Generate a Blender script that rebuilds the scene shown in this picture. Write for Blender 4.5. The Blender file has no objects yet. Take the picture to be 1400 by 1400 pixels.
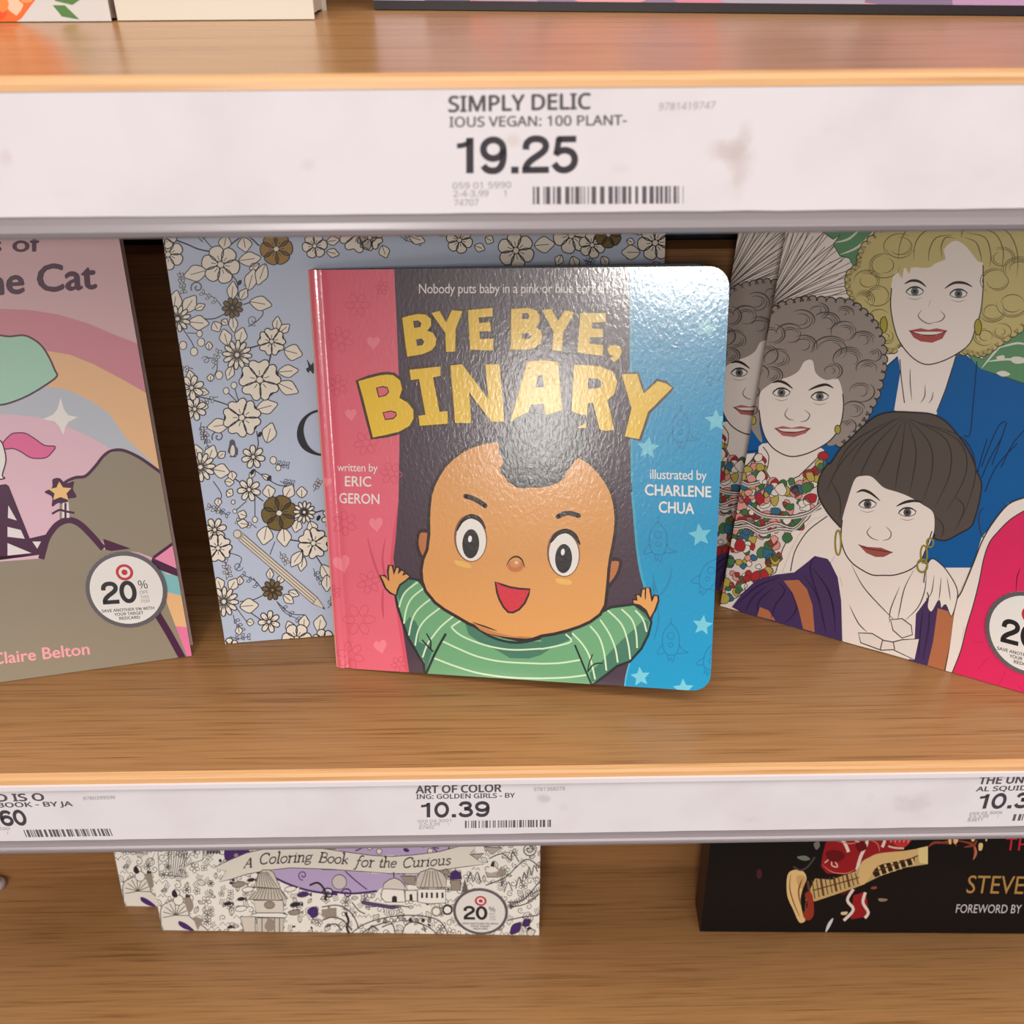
import bpy, math, random
from mathutils import Vector, Matrix
from mathutils.geometry import tessellate_polygon
random.seed(7)
C = bpy.context.scene
COL = C.collection

# ------------------------------------------------------------------ camera
F = 1304.3                                  # focal length in pixels of a 1400 px frame
PITCH, ROLL, YAW = 0.58768, -0.00573, 0.01118
fw = Vector((math.sin(YAW) * math.cos(PITCH), math.cos(YAW) * math.cos(PITCH), -math.sin(PITCH)))
rt0 = Vector((math.cos(YAW), -math.sin(YAW), 0))
up0 = rt0.cross(fw)
RT = rt0 * math.cos(ROLL) + up0 * math.sin(ROLL)
UP = up0 * math.cos(ROLL) - rt0 * math.sin(ROLL)
cam = bpy.data.cameras.new('camera')
cam.sensor_width = 36
cam.lens = F / 1400 * 36
cam.clip_start = 0.01
cam.dof.use_dof = True
cam.dof.focus_distance = 0.46
cam.dof.aperture_fstop = 17
camo = bpy.data.objects.new('camera', cam)
COL.objects.link(camo)
camo.matrix_world = Matrix(((RT.x, UP.x, -fw.x, 0), (RT.y, UP.y, -fw.y, 0), (RT.z, UP.z, -fw.z, 0), (0, 0, 0, 1)))
C.camera = camo

# ------------------------------------------------------------------ world, lamps, exposure
W = bpy.data.worlds.new('store_light')
C.world = W
W.use_nodes = True
W.node_tree.nodes['Background'].inputs[0].default_value = (1.0, 0.93, 0.9, 1)
W.node_tree.nodes['Background'].inputs[1].default_value = 0.22


def area(name, loc, aim, sx, sy, power, col=(1, 0.95, 0.9)):
    l = bpy.data.lights.new(name, 'AREA')
    l.shape = 'RECTANGLE'
    l.size, l.size_y, l.energy, l.color = sx, sy, power, col
    o = bpy.data.objects.new(name, l)
    COL.objects.link(o)
    o.location = loc
    o.rotation_euler = (Vector(aim) - Vector(loc)).to_track_quat('-Z', 'Y').to_euler()
    return o


area('ceiling_or_wall_light', (0.2, -0.42, 2.0), (0.2, -0.42, 0), 3.2, 0.8, 62)
area('ceiling_or_wall_light', (0.3, -3.1, 2.0), (0.3, -3.1, 0), 4.5, 4.2, 120)
area('ceiling_or_wall_light', (-1.15, -6.0, 1.76), (0, 0.4, -0.2), 0.95, 0.55, 105)
area('ceiling_or_wall_light', (-2.75, -8.0, 0.75), (0, 0.4, -0.2), 0.7, 1.2, 52)

C.view_settings.view_transform = 'Standard'
C.view_settings.look = 'None'
C.view_settings.gamma = 1
C.view_settings.use_curve_mapping = False
C.view_settings.exposure = 0.0

# ------------------------------------------------------------------ place of things (metres, camera at the origin, y into the shelf)
FRONT_U, FRONT_M = 0.271, 0.2895            # front edges of the shelves
Z_U, Z_M, Z_L = -0.04308, -0.33114, -0.603  # tops of the shelf boards
PANEL = 0.470


def lin(c):
    c = c / 255
    return c / 12.92 if c <= 0.04045 else ((c + 0.055) / 1.055) ** 2.4


def rgb(c):
    return (lin(c[0]), lin(c[1]), lin(c[2]), 1)


def ray(px, py):
    return (RT * ((px - 700) / F) + UP * ((700 - py) / F) + fw)


# ------------------------------------------------------------------ materials
def newmat(name):
    m = bpy.data.materials.new(name)
    m.use_nodes = True
    return m, m.node_tree, m.node_tree.nodes['Principled BSDF']


def plain(name, col, rough=0.5, **kw):
    m, nt, b = newmat(name)
    b.inputs['Base Color'].default_value = rgb(col)
    b.inputs['Roughness'].default_value = rough
    for k, v in kw.items():
        b.inputs[k.replace('_', ' ')].default_value = v
    # a faint mottling so no surface is perfectly even
    n = nt.nodes.new('ShaderNodeTexNoise')
    n.inputs['Scale'].default_value = 60
    mx = nt.nodes.new('ShaderNodeMixRGB')
    mx.blend_type = 'MULTIPLY'
    mx.inputs[0].default_value = 0.08
    mx.inputs[1].default_value = rgb(col)
    nt.links.new(n.outputs['Fac'], mx.inputs[2])
    nt.links.new(mx.outputs[0], b.inputs['Base Color'])
    return m


def printed(name, rough, coat=0.0, bump=0.0, bscale=600, spec=0.5):
    m, nt, b = newmat(name)
    a = nt.nodes.new('ShaderNodeAttribute')
    a.attribute_name = 'ink'
    nt.links.new(a.outputs['Color'], b.inputs['Base Color'])
    b.inputs['Roughness'].default_value = rough
    b.inputs['Specular IOR Level'].default_value = spec
    b.inputs['Coat Weight'].default_value = coat
    b.inputs['Coat Roughness'].default_value = 0.12
    if bump:
        tc = nt.nodes.new('ShaderNodeTexCoord')
        mp = nt.nodes.new('ShaderNodeMapping')
        mp.inputs['Scale'].default_value = (1.25, 0.7, 1)
        n = nt.nodes.new('ShaderNodeTexNoise')
        n.inputs['Scale'].default_value = bscale
        n.inputs['Detail'].default_value = 3
        n.inputs['Distortion'].default_value = 0.6
        bp = nt.nodes.new('ShaderNodeBump')
        bp.inputs['Strength'].default_value = 1
        bp.inputs['Distance'].default_value = bump
        nt.links.new(tc.outputs['Object'], mp.inputs[0])
        nt.links.new(mp.outputs[0], n.inputs['Vector'])
        nt.links.new(n.outputs['Fac'], bp.inputs['Height'])
        nt.links.new(bp.outputs[0], b.inputs['Normal'])
        nt.links.new(bp.outputs[0], b.inputs['Coat Normal'])
    return m


def wood(name, light, dark, rough, fine=1.0, spec=0.5):
    m, nt, b = newmat(name)
    N, L = nt.nodes, nt.links
    tc = N.new('ShaderNodeTexCoord')
    cr = N.new('ShaderNodeValToRGB')
    cr.color_ramp.elements[0].position = 0.36
    cr.color_ramp.elements[0].color = rgb(dark)
    cr.color_ramp.elements[1].position = 0.56
    cr.color_ramp.elements[1].color = rgb(light)
    e = cr.color_ramp.elements.new(0.455)
    e.color = rgb([(a * .75 + c * .25) for a, c in zip(light, dark)])
    facs = []
    for sx, sy, det, dist in ((14, 760, 4, .1), (2.5, 110, 3, .4), (30, 1700, 2, 0)):
        mp = N.new('ShaderNodeMapping')
        mp.inputs['Scale'].default_value = (sx, sy * fine, sy * fine)
        n = N.new('ShaderNodeTexNoise')
        n.inputs['Scale'].default_value = 1
        n.inputs['Detail'].default_value = det
        n.inputs['Distortion'].default_value = dist
        L.new(tc.outputs['Object'], mp.inputs[0])
        L.new(mp.outputs[0], n.inputs['Vector'])
        facs.append(n.outputs['Fac'])
    mx = N.new('ShaderNodeMix')
    mx.inputs[0].default_value = 0.3
    L.new(facs[0], mx.inputs[2])
    L.new(facs[1], mx.inputs[3])
    mx2 = N.new('ShaderNodeMix')
    mx2.inputs[0].default_value = 0.25
    L.new(mx.outputs[0], mx2.inputs[2])
    L.new(facs[2], mx2.inputs[3])
    L.new(mx2.outputs[0], cr.inputs[0])
    L.new(cr.outputs[0], b.inputs['Base Color'])
    b.inputs['Roughness'].default_value = rough
    b.inputs['Specular IOR Level'].default_value = spec
    bp = N.new('ShaderNodeBump')
    bp.inputs['Strength'].default_value = 0.25
    bp.inputs['Distance'].default_value = 0.0002
    L.new(facs[0], bp.inputs['Height'])
    L.new(bp.outputs[0], b.inputs['Normal'])
    return m


def paper_mat(name, smudges=()):
    # white paper strip with soft grubby finger marks at given places: (x, z, rx, rz, strength, colour)
    m, nt, b = newmat(name)
    N, L = nt.nodes, nt.links
    tc = N.new('ShaderNodeTexCoord')
    n = N.new('ShaderNodeTexNoise')
    n.inputs['Scale'].default_value = 22
    n.inputs['Detail'].default_value = 4
    L.new(tc.outputs['Object'], n.inputs['Vector'])
    cr = N.new('ShaderNodeValToRGB')
    cr.color_ramp.elements[0].position = 0.3
    cr.color_ramp.elements[0].color = rgb((214, 206, 209))
    cr.color_ramp.elements[1].position = 0.55
    cr.color_ramp.elements[1].color = rgb((223, 216, 219))
    L.new(n.outputs['Fac'], cr.inputs[0])
    col = cr.outputs[0]
    wv = N.new('ShaderNodeTexNoise')
    wv.inputs['Scale'].default_value = 160
    wv.inputs['Detail'].default_value = 3
    L.new(tc.outputs['Object'], wv.inputs['Vector'])
    for (x, z, rx, rz, st, c) in smudges:
        mp = N.new('ShaderNodeMapping')
        mp.inputs['Location'].default_value = (-x / rx, 0, -z / rz)
        mp.inputs['Scale'].default_value = (1 / rx, 0, 1 / rz)
        L.new(tc.outputs['Object'], mp.inputs[0])
        ln = N.new('ShaderNodeVectorMath')
        ln.operation = 'LENGTH'
        L.new(mp.outputs[0], ln.inputs[0])
        ad = N.new('ShaderNodeMath')
        ad.operation = 'MULTIPLY_ADD'
        L.new(wv.outputs['Fac'], ad.inputs[0])
        ad.inputs[1].default_value = 1.6
        L.new(ln.outputs['Value'], ad.inputs[2])
        mr = N.new('ShaderNodeMapRange')
        mr.interpolation_type = 'SMOOTHSTEP'
        mr.inputs['From Min'].default_value = 0.95
        mr.inputs['From Max'].default_value = 1.85
        mr.inputs['To Min'].default_value = st
        mr.inputs['To Max'].default_value = 0.0
        L.new(ad.outputs[0], mr.inputs['Value'])
        mx = N.new('ShaderNodeMixRGB')
        mx.inputs[2].default_value = rgb(c)
        L.new(mr.outputs[0], mx.inputs[0])
        L.new(col, mx.inputs[1])
        col = mx.outputs[0]
    L.new(col, b.inputs['Base Color'])
    b.inputs['Roughness'].default_value = 0.5
    b.inputs['Specular IOR Level'].default_value = 0.3
    return m


M_WOOD = wood('oak_laminate', (166, 122, 78), (120, 82, 46), 0.27)
M_WOODP = wood('oak_laminate_panel', (152, 108, 66), (114, 76, 42), 0.45)
M_EDGE = wood('oak_edge_band', (206, 158, 108), (186, 136, 86), 0.35)
M_LIP = plain('pale_plastic', (222, 214, 218), 0.3)
M_PEG = plain('clear_plastic', (214, 200, 204), 0.15, Transmission_Weight=0.3, IOR=1.46)
M_HOLD = plain('clear_grey_plastic', (172, 162, 166), 0.25, Transmission_Weight=0.35, IOR=1.46)
M_METAL = plain('dark_grey_metal', (46, 42, 44), 0.45, Metallic=0.3)
M_SLOT = plain('slot_rim_metal', (120, 116, 116), 0.4, Metallic=0.5)
M_INK = printed('label_ink', 0.5)
M_GLOSS = printed('gloss_board_cover', 0.3, coat=0.9, bump=0.000052, bscale=520)
M_MATTE = printed('matte_cover', 0.42, spec=0.35)
M_STICK = printed('sticker_print', 0.35)
M_DARKC = printed('dark_cover', 0.4, spec=0.2)
M_PAGES = plain('page_edges', (214, 200, 184), 0.7)
M_BOARD = plain('grey_board', (196, 190, 180), 0.6)


# ------------------------------------------------------------------ mesh helpers
def add_mesh(name, verts, faces, mat, parent=None, cols=None, smooth=False):
    me = bpy.data.meshes.new(name)
    me.from_pydata(verts, [], faces)
    me.materials.append(mat)
    if cols is not None:
        at = me.color_attributes.new('ink', 'FLOAT_COLOR', 'CORNER')
        flat = []
        for f, c in zip(faces, cols):
            flat += list(c) * len(f)
        at.data.foreach_set('color', flat)
    if smooth:
        me.polygons.foreach_set('use_smooth', [True] * len(me.polygons))
    me.update()
    o = bpy.data.objects.new(name, me)
    COL.objects.link(o)
    if parent:
        o.parent = parent
    return o


def tag(o, label=None, cat=None, group=None, kind=None):
    if label: o['label'] = label
    if cat: o['category'] = cat
    if group: o['group'] = group
    if kind: o['kind'] = kind
    return o


def extrude(outline, z0, z1, bev=0.0):
    """closed 2D outline (ccw) extruded from z0 to z1, with a small bevel at the z1 rim"""
    n = len(outline)
    cx = sum(p[0] for p in outline) / n
    cy = sum(p[1] for p in outline) / n
    rings = [(z0, 0)]
    if bev:
        rings += [(z1 - bev, 0), (z1 - bev * .3, bev * .3), (z1, bev)]
    else:
        rings += [(z1, 0)]
    V, Fc = [], []
    for z, ins in rings:
        for k, p in enumerate(outline):
            if ins:
                a, b = outline[k - 1], outline[(k + 1) % n]
                d = Vector((b[0] - a[0], b[1] - a[1])).normalized()
                V.append((p[0] - d.y * ins, p[1] + d.x * ins, z))
            else:
                V.append((p[0], p[1], z))
    for r in range(len(rings) - 1):
        for k in range(n):
            k2 = (k + 1) % n
            Fc.append((r * n + k, r * n + k2, (r + 1) * n + k2, (r + 1) * n + k))
    Fc.append(tuple(range(n))[::-1])
    Fc.append(tuple((len(rings) - 1) * n + k for k in range(n)))
    return V, Fc


def rect(x0, y0, x1, y1, rr=0.0, which=(1, 1, 1, 1), seg=6):
    """ccw rectangle with rounded corners; which = bl, br, tr, tl"""
    pts = []
    for (cx, cy, a0, w) in ((x0, y0, 180, which[0]), (x1, y0, 270, which[1]), (x1, y1, 0, which[2]), (x0, y1, 90, which[3])):
        if rr and w:
            ox = cx + (rr if cx == x0 else -rr)
            oy = cy + (rr if cy == y0 else -rr)
            for k in range(seg + 1):
                a = math.radians(a0 + 90 * k / seg)
                pts.append((ox + rr * math.cos(a), oy + rr * math.sin(a)))
        else:
            pts.append((cx, cy))
    return pts


def box(x0, y0, z0, x1, y1, z1):
    V = [(x, y, z) for z in (z0, z1) for (x, y) in ((x0, y0), (x1, y0), (x1, y1), (x0, y1))]
    return V, [(0, 3, 2, 1), (4, 5, 6, 7), (0, 1, 5, 4), (1, 2, 6, 5), (2, 3, 7, 6), (3, 0, 4, 7)]


def prism_x(profile, x0, x1):
    """profile of (y, z) points, ccw seen from -x, swept along x"""
    n = len(profile)
    V = [(x0, p[0], p[1]) for p in profile] + [(x1, p[0], p[1]) for p in profile]
    Fc = [(k, (k + 1) % n, n + (k + 1) % n, n + k) for k in range(n)]
    Fc += [tuple(range(n))[::-1], tuple(range(n, 2 * n))]
    return V, Fc


# ------------------------------------------------------------------ flat print: polygons and strokes of ink on a real plane
GLYPH = {}
GROT = None                                 # the grotesque face that ships with Blender; falls back to the built-in face
try:
    import os
    _p = os.path.join(bpy.utils.resource_path('LOCAL'), 'datafiles', 'fonts', 'NotoSansMath-Regular.woff2')
    if os.path.exists(_p):
        GROT = bpy.data.fonts.load(_p)
except Exception:
    GROT = None


def glyphs(text, bold=0.0, spacing=1.0, face=None):
    key = (text, bold, spacing, face)
    if key in GLYPH:
        return GLYPH[key]
    cu = bpy.data.curves.new('t', 'FONT')
    cu.body = text
    if face and GROT: cu.font = GROT
    cu.offset = bold
    cu.space_character = spacing
    cu.resolution_u = 3
    o = bpy.data.objects.new('t', cu)
    me = o.to_mesh()
    vs = [v.co.copy() for v in me.vertices]
    me.calc_loop_triangles()
    ts = [tuple(t.vertices) for t in me.loop_triangles]
    o.to_mesh_clear()
    bpy.data.objects.remove(o)
    bpy.data.curves.remove(cu)
    x0 = min(v.x for v in vs)
    x1 = max(v.x for v in vs)
    GLYPH[key] = ([(v.x, v.y) for v in vs], ts, x0, x1)
    return GLYPH[key]


CAP = 0.73                                  # height of a capital of the built-in face, set after a measurement
_g = glyphs('H')
CAP = max(v[1] for v in _g[0])
CAPG = max(v[1] for v in glyphs('H', face='g')[0])


def clip_half(poly, a, b, c):
    """keep a*x + b*y >= c"""
    out = []
    n = len(poly)
    for i in range(n):
        p, q = poly[i], poly[(i + 1) % n]
        dp = a * p[0] + b * p[1] - c
        dq = a * q[0] + b * q[1] - c
        if dp >= 0:
            out.append(p)
        if (dp >= 0) != (dq >= 0):
            t = dp / (dp - dq)
            out.append((p[0] + t * (q[0] - p[0]), p[1] + t * (q[1] - p[1])))
    return out


def smooth_pts(pts, closed=False, n=5):
    m = len(pts)
    if m < 3:
        return pts
    out = []
    rng = range(m) if closed else range(m - 1)
    for i in rng:
        if closed:
            p0, p1, p2, p3 = pts[i - 1], pts[i], pts[(i + 1) % m], pts[(i + 2) % m]
        else:
            p1, p2 = pts[i], pts[i + 1]
            p0 = pts[i - 1] if i else p1
            p3 = pts[i + 2] if i + 2 < m else p2
        for k in range(n):
            t = k / n
            out.append(tuple(0.5 * (2 * p1[j] + (p2[j] - p0[j]) * t + (2 * p0[j] - 5 * p1[j] + 4 * p2[j] - p3[j]) * t * t
                                    + (3 * p1[j] - p0[j] - 3 * p2[j] + p3[j]) * t ** 3) for j in (0, 1)))
    if not closed:
        out.append(pts[-1])
    return out


class Plane:
    """a flat surface: origin, unit axes u (right), v (up), outward normal n"""
    def __init__(s, O, U, V, clip):
        s.O, s.U, s.V = Vector(O), Vector(U).normalized(), Vector(V).normalized()
        s.N = s.U.cross(s.V)
        s.clip = clip
        s.mat = Matrix.Translation(s.O) @ Matrix((s.U, s.V, s.N)).transposed().to_4x4()

    def at(s, p):
        """where a point seen at picture position p lies on this plane"""
        d = ray(*p)
        t = s.O.dot(s.N) / d.dot(s.N)
        q = d * t - s.O
        return (q.dot(s.U), q.dot(s.V))


class Ink:
    def __init__(s, plane, z0=2e-5, dz=2.5e-6, conv=None):
        s.pl, s.z, s.dz = plane, z0, dz
        s.T, s.Cc = [], []
        s.conv = conv or plane.at
        s.slices = None

    def up(s, k=1):
        s.z += s.dz * k

    def _tri(s, tri, c):
        a = (tri[1][0] - tri[0][0]) * (tri[2][1] - tri[0][1]) - (tri[1][1] - tri[0][1]) * (tri[2][0] - tri[0][0])
        if abs(a) < 1e-14:
            return
        if a < 0:
            tri = tri[::-1]
        poly = list(tri)
        cl = s.pl.clip
        for i in range(len(cl)):
            p, q = cl[i], cl[(i + 1) % len(cl)]
            a_, b_ = -(q[1] - p[1]), (q[0] - p[0])
            poly = clip_half(poly, a_, b_, a_ * p[0] + b_ * p[1])
            if len(poly) < 3:
                return
        if s.slices:
            rest = poly
            for x in s.slices:
                l = clip_half(rest, -1, 0, -x)
                rest = clip_half(rest, 1, 0, x) if len(rest) > 2 else rest
                if len(l) >= 3:
                    s.T.append((l, s.z)); s.Cc.append(c)
                if len(rest) < 3:
                    return
            poly = rest
        s.T.append((poly, s.z))
        s.Cc.append(c)

    def poly(s, pts, col, holes=(), smooth=False, up=True):
        if up: s.up()
        if smooth: pts = smooth_pts(pts, True)
        loops = [[Vector((*s.conv(p), 0)) for p in pts]] + [[Vector((*s.conv(p), 0)) for p in h] for h in holes]
        flat = [v for l in loops for v in l]
        c = rgb(col)
        for t in tessellate_polygon(loops):
            s._tri([(flat[i].x, flat[i].y) for i in t], c)

    def stroke(s, pts, w, col, closed=False, smooth=True, taper=False, up=True):
        if up: s.up()
        if smooth: pts = smooth_pts(pts, closed, 4)
        n = len(pts)
        c = rgb(col)
        L, R = [], []
        for i, p in enumerate(pts):
            a = pts[i - 1] if (i or closed) else p
            b = pts[(i + 1) % n] if (i + 1 < n or closed) else p
            d = Vector((b[0] - a[0], b[1] - a[1]))
            d = d.normalized() if d.length > 1e-9 else Vector((1, 0))
            hw = w / 2
            if taper:
                t = i / max(1, n - 1)
                hw *= max(0.15, math.sin(math.pi * (0.06 + 0.88 * t))) if taper == 2 else max(0.12, 1 - t)
            L.append(s.conv((p[0] - d.y * hw, p[1] + d.x * hw)))
            R.append(s.conv((p[0] + d.y * hw, p[1] - d.x * hw)))
        for i in range(n if closed else n - 1):
            j = (i + 1) % n
            s._tri([L[i], R[i], R[j]], c)
            s._tri([L[i], R[j], L[j]], c)

    def ell(s, c, rx, ry, col, rot=0, n=20, line=None, up=True):
        a0 = math.radians(rot)
        pts = []
        for k in range(n):
            a = 2 * math.pi * k / n
            x, y = rx * math.cos(a), ry * math.sin(a)
            pts.append((c[0] + x * math.cos(a0) - y * math.sin(a0), c[1] + x * math.sin(a0) + y * math.cos(a0)))
        if col is not None:
            s.poly(pts, col, up=up)
        if line:
            s.stroke(pts, line[0], line[1], closed=True, smooth=False, up=up)

    def text(s, txt, p0, p1, h, col, bold=0.0, shear=0.0, spacing=1.0, lean=(0, -1), face=None):
        """line of lettering whose baseline runs p0 -> p1, capitals h high; lean = direction of 'up'"""
        s.up()
        vs, ts, x0, x1 = glyphs(txt, 0.0, spacing, face)
        c = rgb(col)
        w = x1 - x0
        ux, uy = (p1[0] - p0[0]) / w, (p1[1] - p0[1]) / w
        cap = CAPG if face else CAP
        hx, hy = lean[0] * h / cap, lean[1] * h / cap
        bb = bold * cap * (1.5 if face else 1.0)
        for ox, oy in (((-bb, 0), (bb, 0), (0, bb * .8), (0, -bb * .8)) if bold else ((0, 0),)):
            q = []
            for x, y in vs:
                x = x - x0 + ox
                y = y + oy
                q.append(s.conv((p0[0] + x * ux + y * (hx + shear * h / cap), p0[1] + x * uy + y * hy)))
            s.z += s.dz * .5
            for t in ts:
                s._tri([q[i] for i in t], c)

    def digits(s, txt, p0, p1, h, col, wt=0.15, lean=(0, -1)):
        """bold upright numerals drawn stroke by stroke"""
        s.up()
        def ring(cx, cy, rx, ry):
            return [(cx + rx * math.cos(i * .3927), cy + ry * math.sin(i * .3927)) for i in range(16)]
        D = {
            '1': (.52, [([(.33, 0), (.33, .99)], 0, 1.1), ([(.33, .93), (.27, .83), (.17, .78), (.07, .77)], 0, .75)]),
            '9': (.58, [(ring(.28, .665, .2, .26), 1, 1), ([(.48, .66), (.485, .45), (.45, .22), (.37, .09), (.26, .06), (.15, .1), (.08, .21)], 0, 1)]),
            '6': (.58, [(ring(.3, .335, .2, .26), 1, 1), ([(.1, .34), (.095, .55), (.13, .78), (.21, .91), (.32, .94), (.43, .9), (.5, .79)], 0, 1)]),
            '2': (.58, [([(.075, .64), (.09, .8), (.17, .91), (.29, .94), (.41, .9), (.475, .78), (.45, .62), (.33, .48), (.2, .36), (.1, .22), (.07, .08)], 0, 1), ([(.0, .07), (.54, .07)], 0, .95)]),
            '5': (.58, [([(.51, .92), (.14, .92)], 0, .95), ([(.165, .97), (.11, .47)], 0, .9), ([(.09, .5), (.17, .58), (.3, .61), (.43, .53), (.48, .35), (.43, .16), (.3, .06), (.16, .09), (.06, .24)], 0, 1)]),
            '0': (.58, [(ring(.28, .5, .205, .435), 1, 1)]),
            '3': (.58, [([(.08, .73), (.13, .88), (.26, .94), (.39, .89), (.435, .75), (.37, .6), (.22, .545)], 0, 1), ([(.22, .525), (.4, .48), (.48, .3), (.42, .13), (.28, .06), (.13, .11), (.06, .26)], 0, 1)]),
            '.': (.28, [([(.06, .075), (.21, .075)], 0, 1)]),
        }
        tot = sum(D[c][0] for c in txt) - .06
        dx, dy = (p1[0] - p0[0]) / tot, (p1[1] - p0[1]) / tot
        c0 = rgb(col)
        save = s.conv
        x = 0
        def P(u, v):
            return save((p0[0] + u * dx + v * h * lean[0], p0[1] + u * dy + v * h * lean[1]))
        asp = math.hypot(dx, dy) / h
        for ch in txt:
            adv, st = D[ch]
            for pts, closed, k in st:
                # work in units of height so strokes keep an even weight
                q = [((x + u) * asp, v) for u, v in pts]
                s.conv = lambda p: P(p[0] / asp, p[1])
                s.stroke(q, wt * k, col, closed=bool(closed), smooth=len(q) > 2, up=False)
            x += adv
        s.conv = save

    def build(s, name, mat, parent, warp=None):
        V, Fc = [], []
        for poly, z in s.T:
            b = len(V)
            for p in poly:
                V.append((p[0], p[1], z + (warp(p[0], p[1]) if warp else 0)))
            Fc.append(tuple(range(b, b + len(poly))))
        return add_mesh(name, V, Fc, mat, parent, s.Cc)


def Z(x0, y0, k):
    """reader for coordinates taken from an enlarged look at the picture"""
    def f(txt):
        out = []
        for t in txt.split():
            a, b = t.split(',')
            out.append((x0 + float(a) / k, y0 + float(b) / k))
        return out
    return f


# ------------------------------------------------------------------ the shelving
X0, X1 = -0.42, 0.46


def wall_back():
    V, Fc = box(X0, 0.515, -0.75, X1, 0.53, 0.5)
    w = tag(add_mesh('wall_back', V, Fc, M_METAL), 'dark grey metal back wall of the shelving with punched slots', None, None, 'structure')
    for z in (-0.14, -0.09, 0.05, -0.42):
        for k in range(26):
            x = X0 + 0.02 + k * 0.0127 * 2.6
            V, Fc = box(x, 0.5125, z - 0.011, x + 0.0016, 0.515, z + 0.011)
            add_mesh('slot', V, Fc, M_SLOT, w)


wall_back()


def shelf(front, z, panel_y, panel_h, label, plabel, slant=0.0):
    r = bpy.data.objects.new('shelf', None)
    COL.objects.link(r)
    r.location = (0, front, z)
    tag(r, label, 'shelf', 'oak laminate shelves of the fixture')
    th = 0.021
    d = 0.512 - front
    V, Fc = box(X0, 0.0022, -th, X1, d, 0)
    add_mesh('board', V, Fc, M_WOOD, r)
    prof = [(0.0024, -th), (0.0, -th), (-0.0012, -th + 0.001), (-0.0012, -0.0032), (-0.0007, -0.0014), (0.0004, -0.0004), (0.0024, 0.0002)]
    V, Fc = prism_x(prof[::-1], X0, X1)
    add_mesh('edge_band', V, Fc, M_EDGE, r)
    py = panel_y - front
    prof = [(py, 0.0), (py, panel_h - 0.001), (py + 0.001, panel_h), (py + 0.015, panel_h), (py + 0.016, panel_h - 0.001), (py + 0.016, 0.0)]
    V, Fc = prism_x(prof, X0, X1)
    p = add_mesh('back_panel', V, Fc, M_WOODP)
    p.location = (0, front, z + 0.0002)
    tag(p, plabel, 'panel')
    return r


shelf(FRONT_U, Z_U, 0.485, 0.16, 'uppermost oak laminate shelf, cream book and flower book standing on it', 'oak back panel behind the books of the uppermost shelf')
shelf(FRONT_M, Z_M, PANEL, 0.1747, 'middle oak laminate shelf holding the baby board book and three colourful books', 'low oak back panel on the middle shelf, seen beside the blue floral book')
shelf(FRONT_M + 0.01, Z_L, 0.434, 0.185, 'lowest oak laminate shelf holding black and white drawn colouring books', 'slanted oak back panel on the lowest shelf', 0.2)


def barcode(ink, pa, pb, h, lean, seed, col=(70, 62, 66)):
    rr = random.Random(seed)
    x = 0.0
    ink.up()
    while x < 1:
        w = rr.choice((0.008, 0.012, 0.02, 0.03))
        g = rr.choice((0.008, 0.012, 0.018, 0.026))
        a, b = x, min(1, x + w)
        P = lambda t: (pa[0] + (pb[0] - pa[0]) * t, pa[1] + (pb[1] - pa[1]) * t)
        p, q = P(a), P(b)
        ink.poly([p, q, (q[0] + lean[0] * h, q[1] + lean[1] * h), (p[0] + lean[0] * h, p[1] + lean[1] * h)], col, up=False)
        x += w + g
    return


def rail(front, z, top, paper, label, smudges=(), lip=True, tilt=0.0517):
    """clear channel with a long paper strip"""
    r = bpy.data.objects.new('price_rail', None)
    COL.objects.link(r)
    r.matrix_world = Matrix.Translation((0, front - 0.0016, z - top)) @ Matrix.Rotation(-tilt, 4, 'X')
    # local: x along, y into the shelf, z up; the paper hangs from z=0 to z=-paper
    tag(r, label, 'price rail')
    b = -paper
    prof = [(0.0002, 0.0000), (0.0010, 0.0000), (0.0010, b - 0.0048), (0.0002, b - 0.0056), (-0.0016, b - 0.0058), (-0.0030, b - 0.0050),
            (-0.0034, b - 0.0036), (-0.0026, b - 0.0042), (-0.0014, b - 0.0046), (-0.0004, b - 0.0040), (0.0000, b - 0.0024), (0.0002, b)]
    V, Fc = prism_x(prof[::-1], X0, X1)
    add_mesh('clear_channel', V, Fc, M_HOLD, r)
    if lip:
        V, Fc = prism_x([(0.0003, 0.0026), (-0.0009, 0.0026), (-0.0011, 0.0003), (-0.0006, -0.0002), (0.0003, -0.0002)], X0, X1)
        add_mesh('top_lip', V, Fc, M_LIP, r)
    # paper: a long thin slab with a slightly ragged lower edge
    V, Fc = [], []
    n = 90
    for i in range(n + 1):
        x = X0 + (X1 - X0) * i / n
        j = random.uniform(-0.00012, 0.00012)
        V += [(x, -0.0001, -0.0002), (x, -0.0001, b + j), (x, 0.0001, b + j), (x, 0.0001, -0.0002)]
    for i in range(n):
        a = i * 4
        for k in range(4):
            Fc.append((a + k, a + (k + 1) % 4, a + 4 + (k + 1) % 4, a + 4 + k))
    mw = r.matrix_world.copy()
    O = mw @ Vector((X0, -0.0001, b))
    pl = Plane(O, mw.to_3x3() @ Vector((1, 0, 0)), mw.to_3x3() @ Vector((0, 0, 1)), [(0, 0), (X1 - X0, 0), (X1 - X0, paper), (0, paper)])
    sm = []
    for (px, py, rx, ry, st, c) in smudges:
        u, v = pl.at((px, py))
        u2, v2 = pl.at((px + rx, py))
        u3, v3 = pl.at((px, py - ry))
        sm.append((X0 + u, b + v, u2 - u, v3 - v, st, c))
    pp = add_mesh('paper_strip', V, Fc, paper_mat('label_paper', sm), r)
    ink = Ink(pl, z0=2e-5)
    return r, pp, pl, ink


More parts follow.
